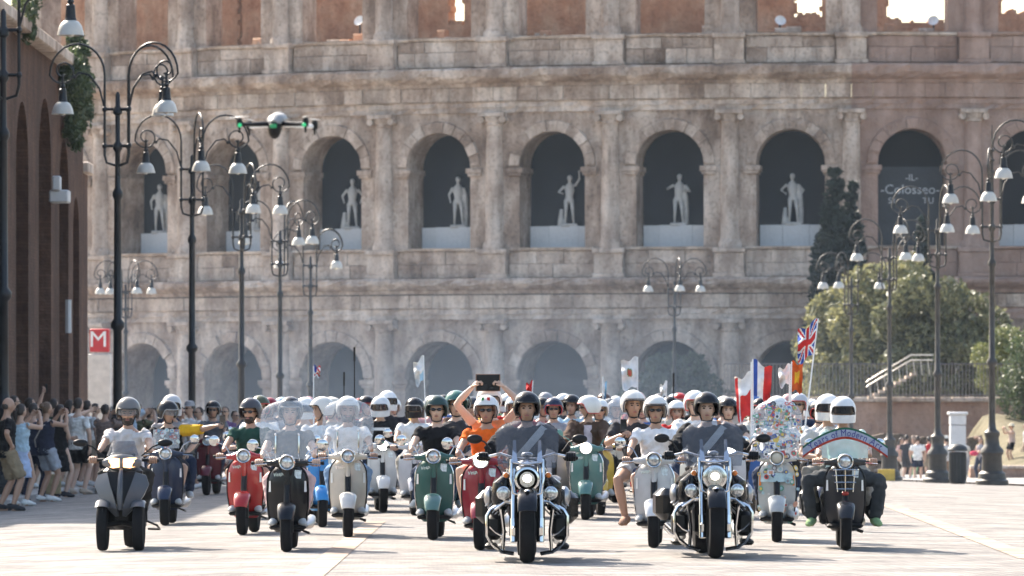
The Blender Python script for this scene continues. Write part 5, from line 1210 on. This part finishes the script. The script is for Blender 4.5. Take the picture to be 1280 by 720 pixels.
# --- the pack behind: (helmet x in the photograph, distance, helmet kind, helmet colour, shirt, head turn, scooter paint)
COLN = {'white': WHITE, 'black': BLACK, 'grey': (.3,.3,.32), 'silver': (.48,.48,.5), 'olive': (.07,.085,.05), 'dark red': (.25,.03,.04), 'pale blue': (.42,.58,.68), 'navy': NAVY, 'red': (.5,.03,.03),
        'green': (.06,.2,.13), 'blue': (.06,.14,.36), 'beige': (.5,.44,.36), 'yellow': (.6,.4,.06), 'brown': (.12,.07,.05), 'pink': (.6,.33,.33), 'charcoal': (.06,.06,.065), 'cream': (.62,.58,.5), 'orange': (.6,.2,.04)}
PACK = [(322,67,'open','olive','white',8,'white'),(337,78,'open','dark red','grey',0,'black'),(383,64,'full','white','charcoal',-10,'grey'),(417,70,'open','cream','beige',-60,'blue'),
 (441,84,'open','black','red',0,'cream'),(456,74,'open','black','navy',20,'white'),(492,88,'open','white','grey',0,'red'),(520,68,'full','black','white',-12,'silver'),(540,80,'open','white','pink',0,'green'),
 (567,86,'open','white','blue',15,'cream'),(590,74,'open','charcoal','beige',0,'white'),(617,90,'open','white','navy',0,'black'),(632,80,'full','white','red',10,'blue'),(644,66,'open','white','dark red',0,'red'),
 (692,69,'open','navy','grey',0,'silver'),(706,82,'open','white','charcoal',-30,'white'),(682,90,'open','grey','white',0,'grey'),(749,68,'open','white','black',0,'yellow'),(746,86,'open','navy','white',0,'navy'),
 (767,76,'open','grey','pale blue',20,'cream'),(785,86,'open','silver','red',0,'white'),(805,72,'open','black','blue',-20,'red'),(825,80,'open','charcoal','white',0,'green'),(841,91,'open','pale blue','white',0,'white'),
 (846,68,'open','white','red',0,'grey'),(869,61,'open','white','white',-8,'cream'),(910,66,'open','black','charcoal',0,'silver'),(922,76,'open','cream','pink',0,'red'),(953,69,'open','black','cream',-35,'blue'),(945,82,'open','white','olive',0,'white'),
 (1000,72,'open','silver','navy',0,'black'),(1012,80,'full','white','blue',10,'white'),(1024,64,'open','black','white',0,'navy'),
 (352,90,'open','pale blue','navy',0,'white'),(398,86,'open','white','green',0,'grey'),(470,92,'open','grey','blue',0,'black'),(506,92,'open','red','white',0,'white'),(555,94,'open','black','grey',0,'red'),(655,96,'open','yellow','black',0,'white'),
 (604,97,'open','silver','white',0,'navy'),(728,97,'open','cream','green',0,'white'),(770,97,'open','white','yellow',0,'grey'),(812,99,'open','white','orange',0,'white'),(870,97,'open','grey','red',0,'white'),(896,90,'open','white','brown',0,'black'),(930,95,'open','red','blue',0,'cream'),(968,93,'open','white','beige',0,'red'),(986,99,'open','olive','grey',0,'white')]
PACK += [(330,73,'open','black','black',0,'grey'),(376,74,'open','black','silver',10,'red'),(428,79,'open','black','olive',-15,'black'),(463,79,'open','charcoal','black',15,'green'),(503,74,'open','black','charcoal',0,'black'),(531,74,'open','white','pale blue',-12,'grey'),
 (577,71,'open','black','brown',0,'navy'),(624,70,'open','black','yellow',0,'silver'),(676,76,'open','black','dark red',20,'red'),(699,75,'open','charcoal','navy',0,'black'),(716,73,'open','black','pale blue',0,'grey'),(758,75,'open','black','green',-10,'navy'),(775,71,'open','navy','charcoal',0,'red'),
 (792,77,'full','black','grey',0,'white'),(835,75,'open','black','beige',10,'black'),(857,79,'open','navy','black',0,'blue'),(880,72,'open','black','orange',0,'white'),(938,74,'open','charcoal','grey',0,'black'),(992,65,'full','black','navy',0,'grey'),(1036,73,'open','black','pink',0,'cream')]
_c = [h for h in COLN if h not in ('yellow','orange','green')]; _n = 0
for _i in range(400):                                    # the far end of the pack, closely ranked
    if _n >= 30: break
    q = (random.uniform(335, 1005), random.uniform(77, 101), 'open', random.choice(['white','white','black','grey','silver','cream']+_c), random.choice(list(COLN)), 0, random.choice(('white','black','red','grey','navy','cream')))
    if any(o[3:5] == q[3:5] for o in PACK) or any(abs((q[0]-o[0])*q[1]/FPX) < .62 and abs(q[1]-o[1]) < 2.2 for o in PACK) or (q[3] == q[4]): continue
    PACK.append(q); _n += 1
PACK = [q for i, q in enumerate(PACK) if not any(abs((q[0]-o[0])*q[1]/FPX) < .55 and abs(q[1]-o[1]) < 1.6 for o in PACK[:i])]
for px, yy, kind, hc, sc2, yaw, pc in PACK:
    x = X_at(px, yy+.9); loc = V((x, yy, gz(x, yy))); yr = max(-60, min(30, round((yaw+random.uniform(-14,14))/15)*15)); ln = random.choice((.03,.12)); yk = 'pack%d_%d' % (yr, ln*100)
    scooter('%s scooter under the rider with %s %s helmet and %s shirt' % (pc, hc, 'full' if kind == 'full' else 'open', sc2), loc, R(random.uniform(-5,5)), paint('pack_'+pc.replace(' ','_'), COLN[pc]), simple_=True, lit=M_LIT if random.random() < .3 else None, screen=M_SCREEN if random.random() < .06 else None, group='scooters of the pack')
    person('rider in %s %s helmet and %s shirt in the following pack' % (hc, 'full' if kind == 'full' else 'open', sc2), loc, 0, yk, skeleton('ride', yaw=yr, lean=ln, dx=.03*(yr > 0)-.02*(yr < 0)), COLN[sc2], random.choice((1,1,2)), random.choice((NAVY, BLACK, (.3,.28,.24))), 1, kind, COLN[hc], random.choice((BLACK, GREY, (.45,.03,.03))), random.random() < .6, skin=random.randrange(3), group='riders of the pack', vox=.026, scale=random.uniform(.96,1.04))
# rider raising a scarf
x = X_at(905, 73.9); loc = V((x, 73, gz(x, 73))); J = RP(hand=[V((-.295,.3,.905)), V((.22,.75,1.95))], grip=(1,0), ep=[(-.8,.3,-.7),(1,.3,0)])
scooter('pale blue scooter under the rider waving a scarf', loc, 0, paint('pack_pale', (.42,.58,.68)), simple_=True, group='scooters of the pack')
p = person('rider with one arm raised waving a green white and red scarf', loc, 0, 'wave', J, (.5,.45,.4), 1, NAVY, 1, 'open', (.55,.5,.42), BLACK, True, skin=2, vox=.026)
sf = thing('scarf', 'green white and red scarf held aloft over the pack', 'scarf', world_pt(p, J['arm'][1][1]+V((0,-.03,.02))))
for i, col in enumerate(((.05,.26,.12),(.7,.7,.68),(.45,.04,.04))):
    mb = MB(); mb.shell(lambda u, v, i=i: (.0+.07*(i+u)-.02*v*(2-i), .03*math.sin(6*v+2*(i+u)), .04-.30*v*(.6+.2*i)-.02*math.sin(3*(i+u))), 5, 10, (0,.006,0)); mb.build('stripe', cloth(col), sf)
# ---------------------------------------------------------------- spectators on the left pavement
def SP(**k): return skeleton('stand', **k)
POSES = {'phone': lambda: SP(hand=[V((-.10,-.36,1.50)), V((.10,-.36,1.50))], curl=.9, ep=[(-.7,-.1,-1),(.7,-.1,-1)]), 'high': lambda: SP(hand=[V((-.06,-.3,1.86)), V((.24,-.06,.8))], curl=.8, ep=[(-.8,-.5,-.2),(.7,.4,-.7)]),
         'hip': lambda: SP(hand=[V((-.2,-.02,.98)), V((.24,-.05,.8))], ep=[(-1,.6,0),(.8,.4,-.7)], stride=.07), 'point': lambda: SP(hand=[V((-.24,-.05,.82)), V((.14,-.55,1.48))], ep=[(-.8,.3,-.7),(.8,0,-.7)], stride=.05),
         'relax': lambda: SP(stride=.1), 'fold': lambda: SP(hand=[V((.06,-.24,1.12)), V((-.05,-.25,1.08))], stride=.06), 'walk': lambda: SP(stride=.2, hand=[V((-.25,-.15,.86)), V((.25,.1,.84))])}
def spect(label, px, yy, rz, pose, h=1.72, dz=0.0, zover=None, ph=None, **k):
    x = X_at(px, yy); z = zover if zover is not None else (gz(XL, yy)+.125 if x < XL-.05 else gz(x, yy))
    J = POSES[pose](); J['H'] = h/1.72
    key = 'st_'+pose
    t = person(label, (x, yy, z), R(rz), key, J, **k)
    t.scale = (h/1.70,)*3
    if ph:
        w = BODY[key]['J']; q = w['arm'][0][1]+V((.09 if pose == 'phone' else .0,-.06,.07)); phone(t, q, R(rz), ph, 0 if pose == 'phone' else 90)
    return t
NV = (.025,.03,.055)
GS = 'spectators on the left pavement'
spect('bald man in black tee shirt and khaki shorts standing off the kerb', 8, 79, 112, 'hip', 1.78, top=BLACK, bottom=(.26,.20,.13), cut=.95, hair='bald', glasses=False, shoes=(.04,.04,.05), group=GS, skin=1)
spect('woman in pale blue printed dress filming with raised arms', 25, 83, 140, 'phone', 1.68, top=(.42,.55,.63), sleeve=0, bottom=(.42,.50,.68), skirt=True, hair='tail', group=GS, ph='phone held up by the woman in pale blue', shoes=(.7,.7,.68), glasses=False)
spect('woman in long navy dress standing between the filming women', 41, 87, 150, 'relax', 1.7, top=NV, sleeve=1, bottom=NV, cut=1, hair='short', group=GS, glasses=False, shoes=(.05,.05,.05))
p = spect('woman in navy sleeveless top and patterned shorts with a shoulder strap', 57, 86, 130, 'phone', 1.70, top=NV, sleeve=0, bottom=(.34,.36,.40), cut=.8, hair='bun', hairc=(.12,.07,.04), group=GS, ph='phone held up by the woman in patterned shorts', shoes=(.7,.7,.68), skin=1, glasses=False)
mb = MB(); mb.tube([(-.15,.0,1.40),(-.05,.13,1.25),(.12,.14,1.05),(.2,.06,.93)], .012, 6); mb.build('shoulder_strap', cloth((.5,.45,.42)), p)
spect('woman in short black dress standing beside the shopping bag', 74, 90, 135, 'fold', 1.66, top=BLACK, sleeve=0, bottom=BLACK, skirt=True, hair='long', group=GS, shoes=(.04,.04,.05), skin=2, glasses=False)
spect('tall man in white tee shirt and black shorts reaching one arm forward', 97, 95, 145, 'point', 1.82, top=WHITE, bottom=BLACK, cut=.75, group=GS, shoes=(.45,.36,.28), skin=2, glasses=False)
spect('man in white tee shirt and beige shorts behind the tall man in black shorts', 108, 100, 140, 'relax', 1.72, top=(.66,.66,.65), bottom=(.42,.36,.28), cut=.9, group=GS, shoes=(.66,.66,.66), glasses=False)
spect('man in taupe jumper filming by the lamp post', 131, 99, 150, 'phone', 1.74, top=(.20,.15,.125), sleeve=2, bottom=(.05,.05,.055), group=GS, ph='phone held by the man in the taupe jumper', shoes=(.1,.08,.07), skin=1, glasses=False)
spect('man in pale blue shirt and cap reaching towards the road', 158, 101, 130, 'point', 1.84, top=(.34,.42,.50), sleeve=2, bottom=(.2,.18,.16), cap='cap', capc=(.3,.31,.3), group=GS, glasses=False)
for i, (px, yy, lab, pose, top, kw) in enumerate(((4,96,'dark haired spectator in brown top against the brick wall','relax',(.12,.08,.07),dict(hair='long')), (16,98,'spectator in black top and dark hair with folded arms by the plinth','fold',BLACK,dict()), (36,94,'spectator in tan top holding a phone high overhead','high',(.35,.24,.17),dict(ph='phone held highest among the spectators', skin=1)),
    (48,99,'spectator in grey shirt with brown hair behind the women','hip',(.3,.3,.31),dict(hair='tail', hairc=(.1,.06,.035))), (66,101,'spectator in dark green top behind the women','relax',(.04,.07,.05),dict()), (86,104,'spectator in red brown top behind the tall man','walk',(.22,.09,.07),dict(hair='long')), (118,108,'spectator in black sweater behind the lamp post','fold',(.03,.03,.033),dict()), (142,110,'spectator in beige shirt beside the lamp post','relax',(.42,.36,.28),dict(cap='hat', capc=(.5,.46,.4))),
    (172,104,'spectator in olive vest filming past the lamp post','phone',(.1,.1,.06),dict(ph='phone held by the spectator in the olive vest')), (186,106,'spectator in black shirt with a dark backpack','relax',(.02,.02,.022),dict()), (212,100,'spectator in navy polo behind the filming rider','relax',NV,dict()), (226,104,'spectator with dark hair in a brown top','fold',(.1,.07,.055),dict(hair='long')),
    (238,98,'spectator in white top wearing a grey cap','relax',(.68,.68,.67),dict(cap='cap', capc=(.35,.35,.36))), (250,106,'spectator in black tee shirt lifting a phone behind the maroon scooter','phone',BLACK,dict(ph='phone lifted behind the maroon scooter')), (264,110,'spectator in light grey shirt with sunglasses','relax',(.45,.45,.46),dict()), (282,108,'spectator in purple top','fold',(.16,.09,.2),dict(hair='tail')), (293,113,'spectator in dark blue shirt standing at the rear','phone',(.05,.08,.16),dict()), (312,112,'spectator in white shirt and straw hat','relax',(.62,.62,.6),dict(cap='hat', capc=(.55,.47,.33))))):
    spect(lab, px, yy, random.uniform(110,165) if px < 200 else random.uniform(-60,60), pose, random.uniform(1.66,1.8), top=top, bottom=random.choice((NV, BLACK, (.2,.18,.15), (.3,.28,.26))), cut=random.choice((1,.85)), group=GS, vox=.026, **kw)
bg_ = thing('shopping_bag', 'tan paper shopping bag on the pavement at the women feet', 'bag', (X_at(66,88), 88, gz(XL,88)+.125)); mb = MB(); mb.obox((0,0,.17), (.28,.14,.34), None, .01); mb.build('sack', cloth((.36,.29,.17)), bg_); mb = MB(); mb.tube([(-.07,0,.33),(-.05,0,.44),(.05,0,.44),(.07,0,.33)], .008, 6); mb.build('handle', M_BLK, bg_)

# ---------------------------------------------------------------- right side: walls, stair, fence, bin, pedestrians
M_PINK = stone('pink_brick', ((.34,.20,.15),(.42,.27,.20),(.48,.33,.26)), .3, scale=.5); M_RUIN = stone('ruin_rubble', ((.12,.085,.06),(.17,.125,.09),(.22,.175,.135)), .4, scale=.8, pits=.6)
yw = 232.0
rw = thing('retaining_wall', 'long pink brick retaining wall with stone coping', 'wall', (X_at(1180, yw), yw, -2.2))
mb = MB(); mb.box(X_at(900,yw)-rw.location.x, X_at(1300,yw)-rw.location.x+6, 0, 1.2, 0, 3.5); mb.build('wall', M_PINK, rw)
for i in range(14):
    mb = MB(); x0 = X_at(900,yw)-rw.location.x+i*1.75; mb.obox((x0+.86, .45, 3.62), (1.72,1.4,.22), None, .03); mb.build('coping_stone', M_TRAV2, rw)
x0 = X_at(1095,224)
rb = thing('ruined_wall', 'low broken rubble wall in front of the pink retaining wall', 'wall', (X_at(1170,224), 224, -2.2))
mb = MB(); n = 22; tops = [2.5+.1*math.sin(i*.5)+random.uniform(-.07,.07) for i in range(n+1)]
for i in range(n):
    xa = -3.0+i*.36; mb.loft([[V((xa,-.4,0)),V((xa+.36,-.4,0)),V((xa+.36,.9,0)),V((xa,.9,0))], [V((xa,-.3,tops[i]-.5)),V((xa+.36,-.3,tops[i+1]-.5)),V((xa+.36,.8,tops[i+1]-.5)),V((xa,.8,tops[i]-.5))]], True, False)
mb.build('rubble', M_RUIN, rb)
for i in range(40):
    mb = MB(); mb.obox((random.uniform(-2.9,4.7), -.36, random.uniform(.2,2.0)), (random.uniform(.2,.45),.2,random.uniform(.12,.26)), Euler((0,random.uniform(-.15,.15),0)).to_matrix(), .03); mb.build('rubble_stone', random.choice((M_RUIN, M_TRAV, M_PINK)), rb)
# slope of dry grass
mb = MB(); xa, xb = X_at(1212,215), X_at(1420,215)
mb.grid(lambda u, v: (xa+(xb-xa)*u, 204+24*v, -1.75+2.6*v*smoothstep(0,.3,u)+.12*math.sin(9*u+7*v)), 16, 12); struct(mb.build('bank', stone('dry_grass', ((.10,.09,.05),(.14,.12,.07),(.18,.155,.095)), .05, scale=1.2, pits=.4)))
lw = thing('low_wall', 'low pink brick kerb wall along the grassy bank', 'wall', (X_at(1212,203), 203, -2.2)); mb = MB(); mb.box(0, 9, -.3, .3, 0, .9); mb.build('wall', M_PINK, lw)
for i in range(6): mb = MB(); mb.obox((.75+i*1.5,0,.96), (1.48,.75,.14), None, .02); mb.build('coping_stone', M_TRAV2, lw)
# fence and stair rails
M_RAIL = simple('grey_rail', (.13,.13,.135), .5, metal=.5); M_RAILP = simple('pale_rail', (.62,.57,.5), .45, metal=.3); yf = 234.0
fn = thing('fence', 'grey metal railing fence along the top of the retaining wall', 'fence', (X_at(1180,yf), yf, 1.5))
xa = X_at(905,yf)-fn.location.x; xb = X_at(1300,yf)-fn.location.x+4
mb = MB(); mb.tube([(xa,0,1.55),(xb,0,1.55)], .03, 6); mb.build('top_rail', M_RAIL, fn); mb = MB(); mb.tube([(xa,0,.12),(xb,0,.12)], .03, 6); mb.build('bottom_rail', M_RAIL, fn)
def _bar(mb): mb.tube([(0,0,0),(0,0,1.55)], .018, 5)
bm = cache('fence_bar', _bar); n = int((xb-xa)/.16)
for i in range(n+1):
    o = link('fence_bar', bm, M_RAIL, fn); o.location = (xa+(xb-xa)*i/n, 0, 0)
stt = thing('stair', 'stone stair with pale handrails climbing beside the fence', 'stair', (X_at(1085,230.5), 230.5, 1.45)); k = 230.5/FPX
for i in range(9):
    mb = MB(); mb.obox((i*.24+.12,0,.06+i*.13), (.25,.9,.13), None, .01); mb.build('step', M_TRAV2, stt)
for z in (.85, .62):
    mb = MB(); mb.tube([(-.1,-.46,z-.1),(0,-.46,z),(1.9,-.46,z+1.12),(2.9,-.46,z+1.12)], .03, 8); mb.build('handrail', M_RAILP, stt)
for i in range(9):
    mb = MB(); x = .1+i*.33; z = min(x/1.9,1)*1.12; mb.tube([(x,-.46,z*.95),(x-.08,-.46,.62+z)], .018, 6); mb.build('baluster', M_RAILP, stt)
# white pillar, bin, board
pl = thing('stone_pillar', 'white stone pillar with moulded cap behind the litter bin', 'pillar', (X_at(1197,206), 206, -2.0)); s = 206/FPX
mb = MB(); mb.obox((0,0,1.2), (.62,.62,2.4), None, .02); mb.build('shaft', M_WHITEPANEL, pl); mb = MB(); mb.obox((0,0,2.88), (.78,.78,.12), None, .03); mb.obox((0,0,2.62), (.64,.64,.4), None, .02); mb.build('cap', M_WHITEPANEL, pl)
yb = 140.0; zg = gz(X_at(1197,yb), yb); bn_ = thing('litter_bin', 'round dark litter bin with a domed lid between two street lamps', 'bin', (X_at(1197,yb), yb, zg))
mb = MB(); mb.lathe([(.2,0),(.22,.05),(.22,.85),(.23,.88)], (0,0,0), 20); mb.build('drum', simple('bin_green', (.022,.024,.024), .5), bn_)
for i in range(20):
    a = 2*PI*i/20; mb = MB(); mb.obox((.232*math.cos(a),.232*math.sin(a),.46), (.02,.035,.78), Matrix.Rotation(a,3,'Z')); mb.build('slat', MATS['bin_green'], bn_)
mb = MB(); mb.lathe([(.27,.9),(.28,.94),(.24,1.02),(.12,1.09),(.01,1.11)], (0,0,0), 20); mb.build('lid', MATS['bin_green'], bn_)
yb = 150.0; bo = thing('roadside_board', 'small yellow board standing at the roadside', 'board', (X_at(1108,yb), yb, gz(12,yb)-.05)); mb = MB(); mb.obox((0,0,.27), (.5,.04,.34), None, .01); mb.build('panel', simple('board_yellow', (.6,.40,.06), .6, var=.2), bo)
for s in (-1,1): mb = MB(); mb.tube([(s*.2,.03,0),(s*.2,.03,.2)], .015, 6); mb.build('leg', M_IRON, bo)
GP = 'pedestrians by the ruined wall'
for px, yy, lab, pose, rz, h, kw in ((1126,205,'pedestrian in pink top near the ruined wall','relax',60,1.65,dict(top=(.55,.36,.34), bottom=(.5,.45,.4), hair='long')), (1133,200,'man in dark shirt and dark shorts near the ruined wall','hip',150,1.8,dict(top=(.05,.05,.06), bottom=(.06,.06,.07), cut=.9)), (1141,207,'pedestrian in green trousers near the ruined wall','fold',20,1.65,dict(top=(.07,.06,.06), bottom=(.2,.4,.22), hair='tail')),
    (1147,197,'man in white tee shirt and navy shorts near the ruined wall','relax',170,1.78,dict(top=WHITE, bottom=NV, cut=.8)), (1161,203,'walker with a red backpack beside a lamp base','walk',190,1.7,dict(top=(.2,.17,.14), bottom=(.3,.24,.17), cut=.9)), (1183,196,'man in pale tee shirt and cap with brown trousers','relax',200,1.76,dict(top=(.55,.53,.52), bottom=(.24,.15,.1), cap='cap', capc=(.6,.58,.52))), (1206,208,'pedestrian in pale top behind the litter bin','relax',30,1.6,dict(top=(.6,.55,.5), bottom=(.3,.3,.32))),
    (1226,200,'woman in grey top and dark jeans carrying a red bundle','fold',-40,1.72,dict(top=(.36,.34,.35), bottom=(.05,.055,.08), sleeve=0, hair='long', hairc=(.07,.04,.03))), (1265,213,'woman in straw hat black shorts standing on the grassy bank','phone',-70,1.68,dict(top=(.5,.38,.33), bottom=BLACK, cut=.7, sleeve=0, cap='hat', capc=(.6,.54,.42))), (1283,214,'pedestrian in white shirt on the grassy bank','relax',-100,1.7,dict(top=(.6,.6,.6), bottom=(.3,.25,.2)))):
    zo = None if px < 1250 else Z_at(580, yy)
    p = spect(lab, px, yy, rz, pose, h, zover=zo if zo is not None else -1.72, group=GP, vox=.026, **kw)
    if 'backpack' in lab: mb = MB(); mb.obox((0,.2,1.2), (.3,.16,.42), None, .05); mb.build('backpack', cloth((.42,.03,.035)), p)
    if 'bundle' in lab: mb = MB(); mb.ell((-.15,-.24,1.05), (.2,.1,.1), 10, 8); mb.build('bundle', cloth((.5,.05,.1)), p)

# ---------------------------------------------------------------- flags and aerials
def flag(label, px, top, yy, cloth_fn, cw, chh, side, pat, cols, lean=0.0, zb=.8, off=0.0, drop=.5, nu=24, nv=18):
    """pole from a scooter up to the photo row `top`; cloth hangs on one side, folded by the breeze"""
    zt = Z_at(top, yy); x = X_at(px, yy); t = thing('flag', label, 'flag', (x, yy, zb+gz(x,yy)), 0, 'flags above the pack'); H = zt-t.location.z
    mb = MB(); mb.tube([(0,0,0),(lean*H,0,H)], [.012,.009], 6); mb.build('pole', M_WHT, t)
    def P(u, v): return (lean*(H-v*chh-off)+side*(u*cw*(1-.25*v*drop)), .05*math.sin(7*u+3*v)*u+.05*math.sin(11*v)*u, H-off-v*chh-drop*u*cw*(.7+.3*math.sin(3*u))+.02*math.sin(9*u+4*v))
    mb = MB(); mb.shell(P, nu, nv, (0,.003,0)); o = mb.build('cloth', cloth(cols[0]), t)
    for c in cols[1:]: o.data.materials.append(cloth(c))
    i = 0
    for b in range(nv):
        for a in range(nu):
            k = pat((a+.5)/nu, (b+.5)/nv); o.data.polygons[i].material_index = k; o.data.polygons[i+1].material_index = k; i += 2
W_, R_, B_, G_ = (.74,.74,.73), (.56,.04,.04), (.04,.09,.34), (.04,.26,.12)
flag('white flag with a pale blue mark hanging limp from its pole', 533, 444, 76, None, .16, .34, -1, lambda u, v: 1 if v > .6 and u < .5 else 0, (W_, (.4,.58,.7)), -.03, drop=1.0)
flag('small red flag beside the cruiser rider', 661, 476, 74, None, .1, .16, -1, lambda u, v: 0, (R_,), .06, drop=.6)
flag('white flag with a small red and green emblem', 797, 446, 74, None, .24, .42, -1, lambda u, v: (1 if (u-.5)**2+(v-.45)**2 < .02 else (2 if (u-.5)**2+(v-.45)**2 < .035 else 0)), (W_, (.5,.12,.08), (.2,.3,.15)), .0, drop=.35)
flag('small plain white pennant in the pack', 830, 476, 75, None, .1, .2, -1, lambda u, v: 0, (W_,), .04, drop=.9)
flag('small white and light blue flag in the pack', 755, 471, 77, None, .07, .26, 1, lambda u, v: 1 if u > .5 else 0, (W_, (.25,.45,.62)), -.02, drop=1.5)
flag('blue white and red tricolour flag hanging from a white pole', 941, 449, 62, None, .24, .42, 1, lambda u, v: 0 if u < .25 else (1 if u < .6 else 2), (B_, W_, R_), .0, drop=.55)
flag('white and red flag hanging beside the tricolour', 939, 452, 63.5, None, .2, .52, -1, lambda u, v: 1 if v > .45 and u < .75 or u > .85 else 0, (W_, R_), .0, drop=.7, off=.12)
def jack(u, v):
    x, y = u-.5, v-.5
    if abs(x) < .07 or abs(y) < .1: return 2
    if abs(x) < .12 or abs(y) < .17: return 1
    d = abs(abs(x)-abs(y))
    return 2 if d < .05 else (1 if d < .12 else 0)
flag('blue flag with crossed red and white bars high on a leaning pole', 1001, 398, 61, None, .24, .4, -1, jack, (B_, W_, R_), .12, drop=.75, nu=40, nv=30)
flag('orange red and gold flag under the crossed bar flag', 987, 452, 61.5, None, .14, .34, 1, lambda u, v: 1 if .3 < u < .7 and .25 < v < .75 else 0, ((.55,.10,.02), (.62,.36,.03)), .02, drop=.3)
flag('crumpled white flag beside the orange red flag', 985, 455, 61.8, None, .14, .22, -1, lambda u, v: 0, (W_,), .02, drop=.6)
flag('tiny striped red white and blue flag on a thin aerial', 392, 457, 76, None, .1, .16, 1, lambda u, v: 0 if u < .45 and v < .5 else (1 if int(v*6) % 2 else 2), (B_, W_, R_), .0, drop=.2)
for px, top, lab in ((443,434,'tall black whip aerial above the pack'), (430,465,'short black aerial beside the tall whip aerial'), (842,466,'thin black aerial in front of the laurel bush')):
    yy = 74; x = X_at(px, yy); a = thing('aerial', lab, 'aerial', (x, yy, gz(x,yy)+.6)); H = Z_at(top, yy)-a.location.z
    mb = MB(); mb.tube([(0,0,0),(0,0,H)], [.012,.008], 6); mb.build('rod', M_BLK, a); mb = MB(); mb.tube([(0,0,H-.2),(0,0,H)], .016, 6); mb.build('tip', M_BLK, a)

# ---------------------------------------------------------------- drone
yd = 26.0; s = yd/FPX; dr = thing('drone', 'small white and black camera drone with green lights hovering', 'drone', (X_at(346,yd), yd, Z_at(155,yd)), R(-8))
mb = MB(); mb.etube([(0,-.08,.0),(0,-.05,.015),(0,.05,.03),(0,.12,.02)], [(.02,.018),(.042,.03),(.046,.033),(.03,.016)], 12); mb.build('body', simple('drone_grey', (.27,.27,.27), .5), dr)
mb = MB(); mb.ell((0,-.06,-.03), (.035,.035,.05), 10, 8); mb.obox((0,-.03,-.02), (.06,.08,.05), None, .015); mb.build('camera', M_BLK, dr)
mb = MB(); mb.obox((0,-.098,-.015), (.035,.006,.02), None, .002); mb.build('front_light', simple('green_light', (.02,.2,.08), .4, emit=(.02,.6,.2), es=.05), dr)
for sx in (-1,1):
    for y in (-.12,.14):
        mb = MB(); mb.tube([(sx*.03,y*.3,.0),(sx*.12,y*.7,-.006),(sx*.17,y,-.006)], [.014,.011,.011], 8); arm = mb.build('arm', M_WHT if y > 0 else M_BLK, dr)
        mb = MB(); mb.lathe([(.015,-.02),(.017,.0),(.014,.022),(.004,.026)], (sx*.17,y,0), 12); mb.tube([(sx*.17,y,-.02),(sx*.17,y,-.05)], [.008,.005], 6); mb.build('motor', M_BLK, arm)
        mb = MB(); an = random.uniform(0,3); d = V((math.cos(an),math.sin(an)*.8,0)); c = V((sx*.17,y,.03)); mb.etube([c-d*.09, c-d*.05, c, c+d*.05, c+d*.09], [(.004,.001),(.011,.0015),(.006,.003),(.011,.0015),(.004,.001)], 8, d.cross(V((0,0,1)))); mb.build('propeller', M_WHT, arm)
    mb = MB(); mb.ell((sx*.165,-.135,-.012), (.011,.008,.011), 10, 7); mb.build('arm_light', simple('green_light2', (.03,.3,.12), .4, emit=(.03,.8,.3), es=.2), dr)
# ---------------------------------------------------------------- haze
mb = MB(); mb.box(-70, 110, -12, 335, -4.0, 36)
hz = stuff(mb.build('haze', None)); hm = bpy.data.materials.new('haze_air'); hm.use_nodes = True
hm.node_tree.nodes.clear(); ho = hm.node_tree.nodes.new('ShaderNodeOutputMaterial'); hv = hm.node_tree.nodes.new('ShaderNodeVolumePrincipled')
hv.inputs['Color'].default_value = (.66,.82,1.0,1); hv.inputs['Density'].default_value = .00007; hv.inputs['Anisotropy'].default_value = .2
hm.node_tree.links.new(hv.outputs[0], ho.inputs['Volume']); hz.data.materials.append(hm)
# exhaust smoke hanging low behind the pack
mb = MB(); mb.box(-34, 34, 105, 292, -2.0, 9.0); sm = stuff(mb.build('exhaust_smoke', None)); m = bpy.data.materials.new('blue_smoke'); m.use_nodes = True; T = m.node_tree; T.nodes.clear()
o_ = T.nodes.new('ShaderNodeOutputMaterial'); vp = T.nodes.new('ShaderNodeVolumePrincipled'); tc = T.nodes.new('ShaderNodeNewGeometry'); sp = T.nodes.new('ShaderNodeSeparateXYZ'); T.links.new(tc.outputs['Position'], sp.inputs[0])
def mr(i, a, b, c, d):
    q = T.nodes.new('ShaderNodeMapRange'); q.interpolation_type = 'SMOOTHSTEP'
    for k, v_ in zip((1,2,3,4), (a,b,c,d)): q.inputs[k].default_value = v_
    T.links.new(sp.outputs[i], q.inputs[0]); return q.outputs[0]
def mul(a, b):
    q = T.nodes.new('ShaderNodeMath'); q.operation = 'MULTIPLY'; T.links.new(a, q.inputs[0])
    if isinstance(b, float): q.inputs[1].default_value = b
    else: T.links.new(b, q.inputs[1])
    return q.outputs[0]
nz = T.nodes.new('ShaderNodeTexNoise'); nz.inputs['Scale'].default_value = .06; nz.inputs['Detail'].default_value = 2; T.links.new(tc.outputs['Position'], nz.inputs['Vector'])
dn = mul(mul(mul(mr(2, 0.0, 8.5, 1, 0), mr(0, -30, -12, 0, 1)), mul(mr(0, 2, 14, 1, 0), nz.outputs['Fac'])), .0013)
T.links.new(dn, vp.inputs['Density']); vp.inputs['Color'].default_value = (.6,.76,1,1); T.links.new(vp.outputs[0], o_.inputs['Volume']); sm.data.materials.append(m)
dup = {k: v for k, v in LABELS.items() if len(v) > 1}
for k, v in dup.items(): print('SAME LABEL', len(v), k)
